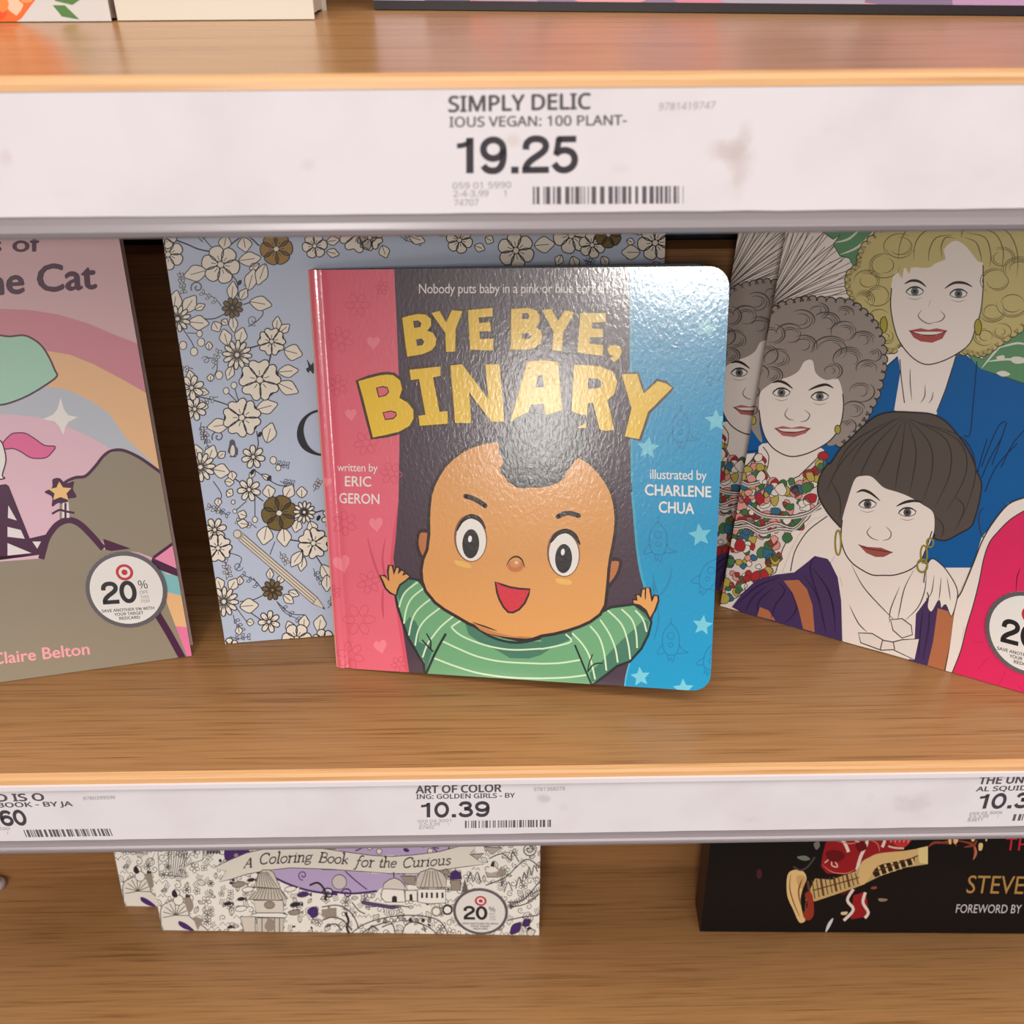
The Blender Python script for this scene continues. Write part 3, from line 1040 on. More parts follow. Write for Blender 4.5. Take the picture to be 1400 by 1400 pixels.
    # hair
    hair = zb('88,1034 140,1000 180,980 215,965 260,972 300,982 340,985 380,972 420,960 445,950 480,955 512,960 545,975 575,985 605,985 612,1020 600,1045 570,1062 535,1078 560,1085 600,1082 640,1090 625,1150 590,1215 550,1285 ')
    hair += zc('1075,215 1050,240 1020,280 1000,305 985,345 950,372 915,385 880,396 830,405 780,402 730,408 680,402 655,382 630,370 605,330 582,305 578,280 595,250 600,235 585,205 572,190 570,150 562,112 548,70 540,20 ')
    hair += zb('14,1180 16,1120 35,1070')
    k.poly(hair, (48, 44, 46))
    k.build('baby_drawing', M_GLOSS, cover, warp)['label'] = 'printed drawing of a baby in a green striped shirt with raised hands'

    # small lettering
    k = art(zt + 1e-5)
    WT = (246, 236, 228)
    k.text('Nobody puts baby in a pink or blue corner!', (573, 401), (832, 400), 13, WT, 0.006, spacing=.95)
    k.text('written by', (461, 644), (516.5, 644.5), 10.5, WT, 0.004, spacing=.95)
    k.text('ERIC', (472, 664.5), (507.6, 665), 13.5, WT, 0.022)
    k.text('GERON', (464, 687.5), (518.7, 689), 13.5, WT, 0.022)
    k.text('illustrated by', (888.7, 654.5), (966, 656), 13, WT, 0.006, spacing=.95)
    k.text('CHARLENE', (882, 676.6), (972, 679.5), 14.5, WT, 0.03)
    k.text('CHUA', (901, 700.4), (948.7, 702.5), 15, WT, 0.03)
    k.build('small_lettering', M_GLOSS, cover, warp)


baby_book()


def full(k, w, h, col):
    c = k.conv
    k.conv = lambda p: p
    k.poly([(-.01, -.01), (w + .01, -.01), (w + .01, h + .01), (-.01, h + .01)], col)
    k.conv = c


# ---- left: pink and grey rainbow book (plain hills instead of the printed mascot)
def rainbow_book():
    w, h = 0.205, 0.213
    root, pl, cov = book('pink and grey paperback with rainbow, ribbon and tower print, leftmost on the middle shelf', (-0.16003, 0.36745, Z_M + 0.0004), 0.19266, 0.31704, w, h, 0.009,
                         cover_col=(226, 200, 200), spine_col=(220, 150, 160), right_edge=True, inset=0.001)
    a, b = Z(0, 290, 5), Z(0, 560, 3.6833)
    k = Ink(pl)
    full(k, w, h, (222, 182, 186))
    def band(pts, col):
        k.poly(pts + [(330, 1100), (-700, 1100)], col)
    band(a('-2600,1500 -1200,860 -300,670 -100,658 0,660 200,668 400,700 600,760 800,845 930,895 1100,990'), (214, 138, 152))
    band(a('-2600,1750 -1200,1090 -300,900 0,905 300,945 480,975 640,1040 830,1140 980,1225 1150,1340'), (238, 190, 142))
    band(a('-2600,2000 -1200,1330 -300,1180 0,1180 350,1195 480,1220 620,1290 740,1370') + b('640,150 700,205 760,260 860,380'), (190, 196, 206))
    band(b('-1900,900 -900,220 -100,20 0,22 100,28 200,40 350,90 480,150 560,200 640,250 700,310 800,400'), (230, 190, 204))
    # plain mint cushion shape at the left edge
    m = a('-120,880 -40,840 60,850 160,842 230,870 290,920 340,1000 375,1080 390,1120 330,1170 200,1250 80,1300 0,1318 -120,1320')
    k.poly(m, (168, 214, 190), smooth=True)
    k.stroke(m, 2.6, (84, 36, 66), closed=True)
    st = b('305,-62 322,0 345,28 392,38 345,62 328,90 320,128 298,85 275,60 215,48 268,25 290,-5')
    k.poly(st, (240, 234, 230))
    rb = b('12,172 55,125 90,117 130,120 180,150 225,180 278,186 262,215 235,240 195,246 150,240 105,212 65,196 22,198')
    k.poly(rb, (232, 104, 156), smooth=True)
    k.stroke(rb, 1.7, (110, 34, 84), closed=True)
    wb = b('-60,150 0,155 22,200 30,260 12,330 25,345 -10,352 -60,345')
    k.poly(wb, (240, 234, 230), smooth=True)
    k.stroke(wb, 2, (84, 30, 66), closed=True)
    PL, GY = (72, 12, 60), (150, 138, 118)
    # hills
    up = b('300,420 330,380 380,345 430,335 500,270 540,225 600,205 680,225 760,275 830,330 1000,420 1000,700 900,640 770,748 700,720 560,700 430,600 300,560')
    k.poly(up, GY)
    k.stroke(b('300,400 330,365 380,342 430,335 480,285 520,235 560,208 620,205 700,240 780,295 840,340'), 4.2, PL)
    tri = b('770,748 860,680 930,610 930,870')
    k.poly(tri, (238, 146, 178))
    k.stroke(b('772,746 865,678 900,650'), 4, PL, smooth=False)
    k.poly(b('800,790 840,830 900,835 960,840 960,960 905,935 830,915'), (132, 194, 198))
    k.poly(b('800,915 905,935 960,945 960,1120 935,1095 780,1080'), (240, 190, 134))
    k.poly(b('780,1078 935,1095 990,1110 990,1300 900,1300'), (240, 124, 166))
    k.poly(b('765,745 900,805 900,842 840,820 760,790'), PL)
    body = b('-1900,880 -1200,790 -120,765 0,765 205,750 240,640 290,575 345,552 400,575 460,630 525,705 640,705 780,790 850,1000 960,1290 1000,1500 -1900,2200')
    k.poly(body, GY)
    k.stroke(b('208,752 222,700 242,640 288,580 345,556 400,575 460,632 520,700'), 8.5, PL)
    k.poly(b('520,650 660,700 560,712 530,705'), PL)
    k.stroke(b('775,1000 850,1125 925,1262'), 9.5, PL, smooth=False)
    k.poly(b('-60,765 -60,742 205,730 235,628 150,648 45,385 30,375 -10,380 -30,500 -60,600'), PL)
    for s in ('42,482 85,558 40,545', '38,590 105,606 125,650 38,640', '38,672 158,722 38,735', '163,664 207,664 188,700', '-60,590 -10,590 -8,740 -60,740'):
        k.poly(b(s), (238, 226, 228))
    sr = b('300,345 330,370 372,362 368,400 385,440 345,450 335,480 295,470 262,488 262,440 225,415 262,392 265,352')
    k.poly(sr, PL, smooth=True)
    k.poly(b('298,362 318,392 360,395 335,422 345,455 305,440 268,455 275,422 245,400 285,392'), (246, 200, 130))
    k.poly(b('315,470 345,465 350,545 312,545'), (236, 228, 230))
    for s in ('262,525 300,505 330,512 375,520', '330,470 330,545'):
        k.stroke(b(s), 3, PL)
    k.build('cover_print', M_MATTE, cov)
    k = Ink(pl, z0=k.z + 1e-5)
    TX = (70, 8, 54)
    k.text('Lives of', (-86, 345.5), (55, 343.5), 22, TX, 0.03, lean=(.0, -1))
    k.text('the Cat', (-38, 405), (131.5, 394), 36, TX, 0.04, lean=(-.06, -1))
    k.text('Claire Belton', b('-38,1284')[0], b('452,1231')[0], 15.5, (246, 168, 172), 0.03, lean=(-.12, -1))
    k.build('cover_lettering', M_MATTE, cov)
    price_sticker(root, pl, (173, 805.5), 1, 1, (55, -3.5), (-7.5, -51.5))


rainbow_book()


# ---- floral drawing kit
def flower(k, c, r, typ, rot=0, OUT=(56, 50, 58), CR=(240, 231, 216), lw=1.4, rng=random):
    cx, cy = c
    def petal(a, l, wd, col, notch=0, r0=.15):
        ca, sa = math.cos(a), math.sin(a)
        pts = []
        prof = [(r0, .05), (.4, .75), (.7, 1.0), (.93, .72), (1.0, .2)] if not notch else [(r0, .05), (.35, .6), (.7, 1.05), (.95, .95), (1.0, .5)]
        side = [(x * l, y * wd) for x, y in prof]
        tipx = (1.0 if not notch else .88) * l
        loop = side + [(tipx, 0)] + [(x, -y) for x, y in side[::-1]]
        for x, y in loop:
            pts.append((cx + x * ca - y * sa, cy + x * sa + y * ca))
        pts = smooth_pts(pts, True, 3)
        k.poly(pts, col, up=False)
        return pts
    k.up()
    outs = []
    ra = math.radians(rot)
    G, DG = (164, 124, 52), (120, 100, 50)
    spec = {'six': (6, 1, .38, CR, 0), 'five': (5, 1, .42, CR, 0), 'heart': (5, 1, .48, CR, 1), 'daisy': (12, 1, .16, CR, 0), 'star': (7, 1, .24, CR, 0),
            'gold': (6, 1, .46, G, 0), 'goldstar': (9, 1, .22, DG, 0), 'dark': (6, 1, .46, DG, 0)}[typ]
    n, l, wd, col, notch = spec
    for i in range(n):
        outs.append(petal(ra + 2 * math.pi * i / n, r * l, r * wd, col, notch))
    k.up()
    for o in outs:
        k.stroke(o, lw, OUT, closed=True, smooth=False, up=False)
    if typ == 'heart':
        for i in range(0, n, 2):
            a = ra + 2 * math.pi * i / n
            k.ell((cx + r * .93 * math.cos(a), cy + r * .93 * math.sin(a)), r * .05, r * .17, (44, 40, 50), rot=math.degrees(a), n=10, up=False)
    k.up()
    for i in range(n):
        a = ra + 2 * math.pi * i / n
        k.stroke([(cx + r * .25 * math.cos(a), cy + r * .25 * math.sin(a)), (cx + r * .5 * math.cos(a), cy + r * .5 * math.sin(a))], lw * .7, OUT, smooth=False, up=False)
    cc = {'gold': (236, 226, 210), 'dark': (236, 226, 210), 'goldstar': G}.get(typ, CR)
    k.ell(c, r * .17, r * .17, cc, n=12, line=(lw * .9, OUT), up=False)


def leaf(k, c, l, wd, rot, fill=(240, 231, 216), OUT=(56, 50, 58), lw=1.2, vein=True):
    ca, sa = math.cos(math.radians(rot)), math.sin(math.radians(rot))
    loop = [(0, 0), (.25, .7), (.55, 1), (.8, .6), (1.05, 0), (.8, -.6), (.55, -1), (.25, -.7)]
    pts = smooth_pts([(c[0] + x * l * ca - y * wd * sa, c[1] + x * l * sa + y * wd * ca) for x, y in loop], True, 3)
    k.up()
    if fill: k.poly(pts, fill, up=False)
    k.up()
    k.stroke(pts, lw, OUT, closed=True, smooth=False, up=False)
    if vein:
        k.stroke([c, (c[0] + .75 * l * ca, c[1] + .75 * l * sa)], lw * .8, OUT, smooth=False, up=False)


def sprig(k, c, l, rot, n=4, s=5, fill=(226, 214, 198), OUT=(84, 80, 92), lw=1.0):
    a = math.radians(rot)
    e = (c[0] + l * math.cos(a), c[1] + l * math.sin(a))
    mid = ((c[0] + e[0]) / 2 - .12 * l * math.sin(a), (c[1] + e[1]) / 2 + .12 * l * math.cos(a))
    k.stroke([c, mid, e], lw, OUT)
    for i in range(1, n + 1):
        t = i / n
        p = (c[0] + (e[0] - c[0]) * t, c[1] + (e[1] - c[1]) * t)
        for sd in (-1, 1):
            leaf(k, p, s, s * .32, rot + sd * 48, fill, OUT, lw * .8, False)


def scroll(k, c, r, rot, col=(96, 92, 108), w=1.3, turns=1.3, flip=1):
    pts = []
    for i in range(18):
        t = i / 17
        a = math.radians(rot) + flip * turns * 2 * math.pi * t
        rr = r * (1 - .85 * t)
        pts.append((c[0] + rr * math.cos(a), c[1] + rr * math.sin(a)))
    k.stroke(pts, w, col, smooth=False)


# ---- behind the board book: pale blue colouring book with a floral border
def floral_book():
    yaw, lean = 0.10616, 0.23327
    U, V = frame(yaw, lean)
    O = Vector((-0.14496, 0.37632, Z_M + 0.0004))
    pl0 = Plane(O, U, V, [(0, 0), (1, 0), (1, 1), (0, 1)])
    w, h = pl0.at((909, 338))[0], 0.243
    root, pl, cov = book('pale blue colouring book with cream flower border, behind the board book', O, yaw, lean, w, h, 0.006, cover_col=(190, 198, 214), spine_col=(186, 196, 212))
    k = Ink(pl)
    full(k, w, h, (192, 204, 226))
    f1, f2, f3 = Z(200, 290, 4.6667), Z(200, 580, 4.375), Z(500, 280, 2.6923)
    q = lambda f, x, y: f(f'{x},{y}')[0]
    LN = (60, 56, 68)
    # stems and curls
    for f, s, w_ in ((f1, '180,175 260,205 330,235 400,250', 2.2), (f1, '500,250 560,190 640,150 720,215', 2), (f1, '545,400 580,450 585,540', 1.6), (f1, '620,590 680,570', 1.6), (f1, '340,680 430,680 500,650', 1.6),
                     (f1, '230,740 290,830 310,880', 1.3), (f1, '260,770 340,775', 1.2), (f1, '650,870 720,850', 2), (f1, '780,970 795,910', 2.2), (f1, '300,1170 430,1200 550,1240', 1.6), (f1, '500,1130 580,1210', 1.3),
                     (f1, '560,1110 590,1210', 1.3), (f1, '370,170 430,240', 1.3), (f1, '360,190 330,160', 1.3), (f1, '400,1080 450,1010 440,940 380,930', 1.2), (f1, '730,600 745,650 700,700 650,730', 1.3),
                     (f2, '470,290 550,340 620,400 700,460', 1.6), (f2, '660,40 670,120 650,180', 1.5), (f2, '640,270 700,310 780,360 840,370', 1.3), (f2, '400,340 450,420 430,470', 1.2), (f2, '600,460 530,520', 1.2), (f2, '650,450 650,560', 1.2),
                     (f2, '850,690 920,700', 1.8), (f2, '1000,530 1060,515', 1.8), (f2, '1010,780 1060,860 1090,940', 1.6), (f2, '560,1060 640,1050 720,1010', 1.3), (f2, '600,1110 700,1180', 1.4), (f2, '540,1100 600,1180', 1.1), (f2, '780,1060 860,1130 950,1140', 1.2),
                     (f2, '640,920 680,970 700,980', 1.1), (f2, '500,770 570,800 540,870', 1.1), (f2, '770,700 740,780', 1.1), (f3, '100,100 180,110 250,100', 1.2), (f3, '640,90 700,100', 1.2), (f3, '930,90 1000,110', 1.2), (f3, '400,90 470,85 560,100', 1.2)):
        k.stroke(f(s), w_, LN)
    scroll(k, q(f1, 325, 480), 9, 150, w=1.8); scroll(k, q(f1, 680, 690), 8, 60, w=1.1); scroll(k, q(f2, 430, 75), 9, 150, w=1.8); scroll(k, q(f2, 550, 850), 7, 10, w=1.1); scroll(k, q(f1, 380, 945), 6, 200, w=1)
    rng = random.Random(4)
    zs = k.z
    for f, x, y, rot, l in ((f1, 215, 380, 80, 26), (f1, 240, 520, -100, 24), (f1, 480, 600, 215, 30), (f1, 300, 1000, 180, 20), (f1, 420, 1000, -70, 24), (f1, 460, 1180, 160, 22), (f1, 350, 1340, 80, 20), (f1, 620, 470, -50, 16),
                            (f2, 350, 20, 80, 26), (f2, 345, 120, -90, 20), (f2, 380, 480, 30, 26), (f2, 470, 530, 200, 22), (f2, 660, 620, 200, 26), (f2, 480, 930, -95, 24), (f2, 480, 820, 80, 18), (f2, 700, 1000, 220, 34),
                            (f2, 780, 1060, 40, 36), (f2, 520, 1140, 60, 22), (f2, 500, 1270, 0, 24), (f2, 1000, 400, -60, 14), (f2, 800, 760, 60, 16), (f2, 1000, 860, 60, 20), (f2, 800, 340, 10, 16), (f2, 760, 230, 10, 18),
                            (f3, 120, 110, 20, 30), (f3, 250, 100, 10, 22), (f3, 800, 200, 20, 12), (f3, 960, 200, -40, 12), (f2, 1085, 1100, -60, 18)):
        k.z = zs
        sprig(k, q(f, x, y), l, rot, 3, 5.5, fill=(214, 210, 208) if rng.random() < .5 else None, OUT=(74, 70, 84))
    # leaves
    zl, nl = k.z, 0
    for f, x, y, l, wd, rot in ((f1, 590, 310, 24, 8, -8), (f1, 390, 370, 26, 9, 165), (f1, 510, 150, 16, 7, 100), (f1, 620, 160, 16, 8, 80), (f1, 760, 330, 24, 7, 110), (f1, 720, 330, 12, 4, 150), (f1, 650, 500, 24, 7, -75),
                                (f1, 660, 570, 24, 8, 10), (f1, 545, 560, 20, 6, -85), (f1, 600, 560, 14, 5, -60), (f1, 550, 660, 18, 5, 85), (f1, 170, 640, 24, 8, -80), (f1, 240, 640, 22, 8, -55), (f1, 270, 700, 22, 8, 5),
                                (f1, 310, 620, 12, 4, -25), (f1, 430, 700, 12, 6, 60), (f1, 480, 690, 8, 4, 30), (f1, 520, 850, 18, 7, -105), (f1, 590, 840, 18, 7, -75), (f1, 550, 980, 16, 5, 110), (f1, 830, 760, 16, 5, -85),
                                (f1, 850, 770, 14, 5, -40), (f1, 880, 880, 20, 9, 15), (f1, 840, 1020, 22, 7, -5), (f1, 840, 1090, 24, 8, 25), (f1, 290, 1090, 14, 5, -100), (f1, 330, 1140, 12, 4, 10), (f1, 350, 1230, 8, 4, 20),
                                (f1, 700, 1260, 24, 8, -15), (f1, 530, 1350, 24, 8, 170), (f1, 410, 1080, 8, 4, -90), (f1, 400, 880, 9, 4, -90), (f1, 1150, 190, 14, 5, -10), (f1, 1150, 250, 14, 5, 15),
                                (f2, 720, 110, 22, 8, -75), (f2, 310, 210, 16, 7, -100), (f2, 370, 220, 18, 7, -70), (f2, 400, 270, 18, 8, 10), (f2, 430, 200, 10, 4, -40), (f2, 510, 280, 10, 5, 80), (f2, 650, 270, 12, 3, 120),
                                (f2, 690, 300, 12, 3, 30), (f2, 740, 440, 14, 7, -100), (f2, 830, 440, 16, 7, -60), (f2, 720, 610, 20, 9, 100), (f2, 820, 620, 20, 8, 85), (f2, 930, 440, 12, 6, -90), (f2, 910, 570, 14, 6, 105),
                                (f2, 980, 580, 14, 6, 70), (f2, 930, 760, 20, 6, 125), (f2, 940, 790, 16, 5, 100), (f2, 600, 550, 10, 5, 200), (f2, 610, 600, 12, 5, 190), (f2, 1050, 840, 20, 7, 60), (f2, 1080, 900, 18, 6, 90),
                                (f2, 470, 340, 10, 5, 10), (f2, 480, 400, 8, 5, 30), (f2, 430, 440, 9, 4, 90), (f2, 820, 1020, 14, 5, 40), (f2, 850, 1000, 12, 4, 20), (f2, 740, 930, 12, 4, -90), (f2, 790, 950, 10, 4, -60),
                                (f2, 560, 960, 9, 4, -90), (f2, 560, 1090, 20, 8, -5), (f2, 500, 990, 14, 6, -60), (f2, 450, 990, 14, 6, -110), (f2, 600, 1180, 8, 4, 10), (f2, 550, 1210, 9, 4, 80), (f2, 940, 1230, 16, 6, -85),
                                (f2, 1030, 1240, 18, 7, -80), (f2, 870, 1240, 12, 5, -110), (f3, 160, 115, 18, 6, 20), (f3, 60, 150, 14, 6, 70), (f3, 400, 150, 12, 5, 20), (f3, 620, 150, 22, 9, -5), (f3, 720, 185, 12, 5, 115),
                                (f3, 760, 190, 14, 6, 70), (f3, 870, 190, 12, 5, 60), (f3, 1010, 175, 20, 8, 180), (f3, 440, 120, 10, 5, 30), (f3, 960, 130, 9, 4, 20), (f3, 1000, 110, 9, 4, -60), (f3, 1060, 210, 14, 6, 60)):
        k.z = zl + (nl % 5) * 3 * k.dz
        nl += 1
        leaf(k, q(f, x, y), l * 1.22, wd * 1.25, rot)
    k.z = zl + 16 * k.dz
    for f, x, y, r in ((f1, 340, 775, 4), (f1, 350, 830, 5), (f1, 235, 850, 5), (f1, 305, 890, 5), (f1, 560, 1105, 4), (f1, 510, 1140, 4), (f1, 465, 1040, 5), (f2, 650, 570, 3.6), (f2, 520, 465, 2.6), (f2, 530, 520, 2.6), (f2, 760, 215, 4.5), (f2, 790, 260, 3.6)):
        k.ell(q(f, x, y), r, r * 1.15, (240, 231, 216), n=12, line=(1, LN))
    for f, x, y in ((f1, 370, 155), (f1, 595, 450), (f2, 680, 60), (f2, 1030, 560), (f2, 735, 322), (f2, 635, 285)):
        k.ell(q(f, x, y), 2.6, 4.2, (40, 38, 54), rot=30, n=10)
    fl = [(f1, 475, 335, 26, 'six'), (f1, 140, 270, 21, 'six'), (f1, 120, 160, 16, 'six'), (f1, 830, 235, 22, 'gold'), (f1, 1075, 215, 17, 'six'), (f1, 1350, 135, 25, 'heart'), (f1, 200, 680, 18, 'daisy'), (f1, 550, 610, 14, 'goldstar'),
          (f1, 580, 910, 20, 'daisy'), (f1, 800, 825, 18, 'heart'), (f1, 725, 1070, 27, 'heart'), (f1, 290, 1120, 17, 'star'), (f1, 310, 1255, 16, 'star'), (f1, 610, 1310, 25, 'heart'),
          (f2, 325, 255, 20, 'daisy'), (f2, 640, 195, 16, 'star'), (f2, 615, 390, 16, 'star'), (f2, 795, 530, 24, 'dark'), (f2, 945, 525, 15, 'daisy'), (f2, 1000, 710, 20, 'heart'), (f2, 410, 630, 16, 'star'), (f2, 430, 740, 18, 'heart'),
          (f2, 465, 1060, 20, 'daisy'), (f2, 755, 990, 14, 'goldstar'), (f2, 735, 1180, 15, 'star'), (f2, 900, 1280, 20, 'six'), (f2, 1060, 1290, 15, 'six'), (f2, 500, 1330, 12, 'six'), (f2, 1110, 560, 14, 'star'),
          (f3, 15, 120, 17, 'heart'), (f3, 345, 130, 18, 'six'), (f3, 553, 168, 25, 'six'), (f3, 757, 112, 25, 'six'), (f3, 833, 148, 18, 'six'), (f3, 893, 110, 18, 'dark'), (f3, 1065, 140, 24, 'six'), (f3, 200, 60, 20, 'heart'), (f3, 640, 40, 20, 'six')]
    zf = k.z
    for i, (f, x, y, r, t) in enumerate(fl):
        k.z = zf + (i % 4) * 5 * k.dz
        flower(k, q(f, x, y), r, t, rot=rng.uniform(0, 60))
    k.ell(q(f3, 553, 168), 5, 5, (120, 96, 52), n=12)
    k.ell(q(f2, 640, 200), 3.6, 3.6, (40, 36, 44), n=10)
    # pencil
    a, b = q(f2, 545, 655), q(f2, 1010, 1055)
    tip = q(f2, 1070, 1106)
    d = Vector((b[0] - a[0], b[1] - a[1])).normalized()
    nrm = (-d.y * 5.2, d.x * 5.2)
    P = lambda p, s: (p[0] + nrm[0] * s, p[1] + nrm[1] * s)
    k.poly([P(a, 1), P(b, 1), tip, P(b, -1), P(a, -1)], (228, 216, 198))
    k.up()
    for s in (1, .35, -.35, -1):
        k.stroke([P(a, s), P(b, s)], 1.1, (110, 104, 100), smooth=False, up=False)
    k.stroke([P(b, 1), tip, P(b, -1), P(b, 1)], 1.1, (110, 104, 100), smooth=False, up=False)
    k.poly([(tip[0] - d.x * 4 + nrm[0] * .3, tip[1] - d.y * 4 + nrm[1] * .3), tip, (tip[0] - d.x * 4 - nrm[0] * .3, tip[1] - d.y * 4 - nrm[1] * .3)], (50, 46, 50))
    fr = (a[0] + d.x * 8, a[1] + d.y * 8)
    k.poly([P(a, 1.1), P(fr, 1.1), P(fr, -1.1), P(a, -1.1)], (176, 170, 166))
    k.ell(a, 5.2, 5.4, (226, 214, 204), n=14, line=(1.1, (110, 104, 100)))
    # small bird
    pg = f2('500,100 515,90 530,105 535,130 548,150 545,185 530,180 538,195 500,195 505,180 488,165 495,130')
    k.poly(pg, (92, 90, 102), smooth=True)
    k.poly(f2('510,130 522,125 530,150 528,180 512,188 503,165'), (232, 224, 214), smooth=True)
    # black leaf mark
    k.poly(f1('1025,940 1050,975 1065,960 1068,1030 1045,1010 1035,1025 1020,1000 1035,985'), (46, 42, 48), smooth=True)
    k.build('cover_print', M_MATTE, cov)
    k = Ink(pl, z0=k.z + 1e-5)
    C_ = [(470, 566), (452, 560), (434, 560), (420, 566), (410, 577), (406, 592), (409, 606), (419, 617), (438, 623), (458, 620), (474, 608), (472, 605), (455, 616), (438, 620), (425, 613), (418, 602), (415, 588), (418, 575), (425, 567), (436, 563), (452, 563), (466, 572)]
    k.poly(C_, (44, 40, 46), smooth=True)
    k.build('title_initial', M_MATTE, cov)
    k = Ink(pl, z0=k.z)
    k.text('olouring', (478, 622), (700, 622), 46, (44, 40, 46), 0.0)
    k.build('title_lettering', M_MATTE, cov)


floral_book()


# ---- right: colouring book with drawn women, and the copy behind it
def portrait_art(pl, w, h, cov, copy=False):
    g, e = Z(960, 290, 3.1818), Z(960, 600, 3.1818)
    k = Ink(pl)
    SKIN, LN = (240, 228, 220), (66, 56, 54)
    full(k, w, h, SKIN)
    # fan leaf
    o = g('268,428')[0]
    k.up()
    for i in range(24):
        t = i / 23
        a = math.radians(-82 + 78 * t)
        L = (132, 150, 118)[i % 3] * (1 if t < .6 else .95)
        p = (o[0] + L * math.cos(a), o[1] + L * math.sin(a) * 1.05)
        k.stroke([o, ((o[0] + p[0]) / 2 + 2, (o[1] + p[1]) / 2 - 3), p], 1.0, (132, 120, 114), up=False)
    k.up()
    for i in range(9):
        t = i / 8
        a = math.radians(-80 + 74 * t)
        L = 140
        p = (o[0] + L * math.cos(a), o[1] + L * math.sin(a))
        n = (-math.sin(a) * 5, math.cos(a) * 5)
        m = (o[0] + .62 * L * math.cos(a), o[1] + .62 * L * math.sin(a))
        k.stroke([o, (m[0] + n[0], m[1] + n[1]), p], 1.2, (104, 94, 90), up=False)
        k.stroke([o, (m[0] - n[0], m[1] - n[1]), p], 1.2, (104, 94, 90), up=False)
    # broad green leaves
    GRN = (96, 148, 104)
    for s in ('505,-30 530,90 570,118 600,100 570,140 600,190 640,200 660,240 700,215 740,150 800,70 820,-30',
              '1150,610 1220,640 1225,600 1300,540 1400,440 1480,380 1700,300 1800,820 1400,745 1300,712 1200,680'):
        k.poly(g(s), GRN)
        k.stroke(g(s), 1.4, (48, 76, 54), closed=True, smooth=False)
    for s in ('580,132 640,115 700,60', '600,185 680,150 760,70', '1215,680 1290,590 1400,480', '1240,650 1330,640 1400,650', '1290,590 1370,570 1420,580'):
        k.stroke(g(s), 3, (222, 222, 208), taper=2)
    for s in ('1340,640 1360,628 1400,635 1400,655 1360,658', '1280,630 1310,622 1315,635 1290,642', '1280,700 1310,690 1340,705 1310,715'):
        k.poly(g(s), (224, 222, 208), smooth=True)
    # blue jacket
    BL = (0, 92, 160)
    jk = g('70,1080 100,930 150,905 200,890 300,900 620,990 700,900 780,690 850,625 880,760 1020,870 1060,740 1118,600 1160,630 1210,680 1300,715 1400,745 1500,775 2600,950') + e('2600,330 1500,270 1400,255 1330,280 1220,430 1200,560 1000,560 700,400 480,60 250,60 90,75')
    k.poly(jk, BL)
    k.up()
    for f, s in ((g, '1195,650 1180,820 1165,965 1140,970'), (g, '1320,910 1290,930 1240,1040 1215,1110'), (g, '1325,915 1300,990 1260,1100'), (g, '1400,950 1350,1010 1300,1110'), (e, '1240,0 1215,80 1195,160'), (e, '1300,0 1250,90 1215,170'),
                 (e, '1370,20 1280,120 1230,230'), (g, '105,1030 160,1045 250,1035'), (g, '780,690 850,630'), (g, '700,900 740,800')):
        k.stroke(f(s), 1.6, (10, 40, 84), up=False)
    # woman with blond curls: hair, neck, face
    HB, HBL = (204, 188, 126), (104, 90, 56)
    hair = g('860,-60 830,50 770,100 715,150 695,200 690,240 650,270 645,320 665,370 690,420 715,480 760,545 790,585 830,592 870,560 1100,600 1150,595 1200,608 1240,595 1290,560 1350,520 1400,470 1440,300 1440,100 1400,-60')
    k.up()
    hs = smooth_pts(hair, True, 2)
    for q in range(0, len(hs), 1):
        k.ell(hs[q], 7.5, 7.5, HB, n=14, line=(1.6, (60, 50, 36)), up=False)
    k.up()
    k.poly(hair, HB)
    nk = g('850,590 862,700 835,862 900,880 1020,880 1060,760 1110,600 1000,640 900,630')
    k.poly(nk, SKIN)
    k.stroke(g('860,640 866,720 880,830'), 1.4, LN); k.stroke(g('1110,605 1070,740 1020,870'), 1.6, LN)
    for s in ('905,680 905,740 912,820', '970,750 968,800 950,830', '1005,780 1000,810 985,832'):
        k.stroke(g(s), 1.3, LN, taper=2)
    fc = g('835,270 870,245 930,240 1000,235 1060,150 1110,125 1170,170 1220,220 1222,320 1215,430 1190,500 1165,570 1110,615 1040,648 970,662 910,625 860,560 835,500 820,410 822,330')
    k.poly(fc, SKIN, smooth=True)
    k.stroke(g('1222,230 1222,330 1212,430 1190,500 1165,570 1110,615 1040,650 970,662 910,628 860,565 835,500 820,410 824,330'), 1.6, LN)
    # fringe
    fr = g('800,30 790,150 830,230 870,290 880,230 900,270 915,220 950,245 975,200 1010,225 1060,205 1050,165 1075,130 1120,115 1165,170 1200,215 1235,225 1250,120 1200,30 1000,-40')
    k.poly(fr, HB)
    k.up()
    rng = random.Random(12)
    for s in ('1130,110 1120,60 1080,35 1030,50', '1125,110 1150,60 1200,30 1240,40', '1100,115 1060,110 1040,150 1045,200', '1090,100 1020,110 990,160 985,215', '1080,80 980,80 930,130 920,210', '1060,60 930,50 870,110 850,210',
              '1140,110 1190,130 1210,180 1215,215', '1150,90 1230,110 1255,180 1250,240', '1170,70 1270,90 1310,170 1300,260', '1200,60 1320,80 1370,170 1370,280'):
        k.stroke(g(s), 1.5, HBL, up=False, taper=2)
    k.up()
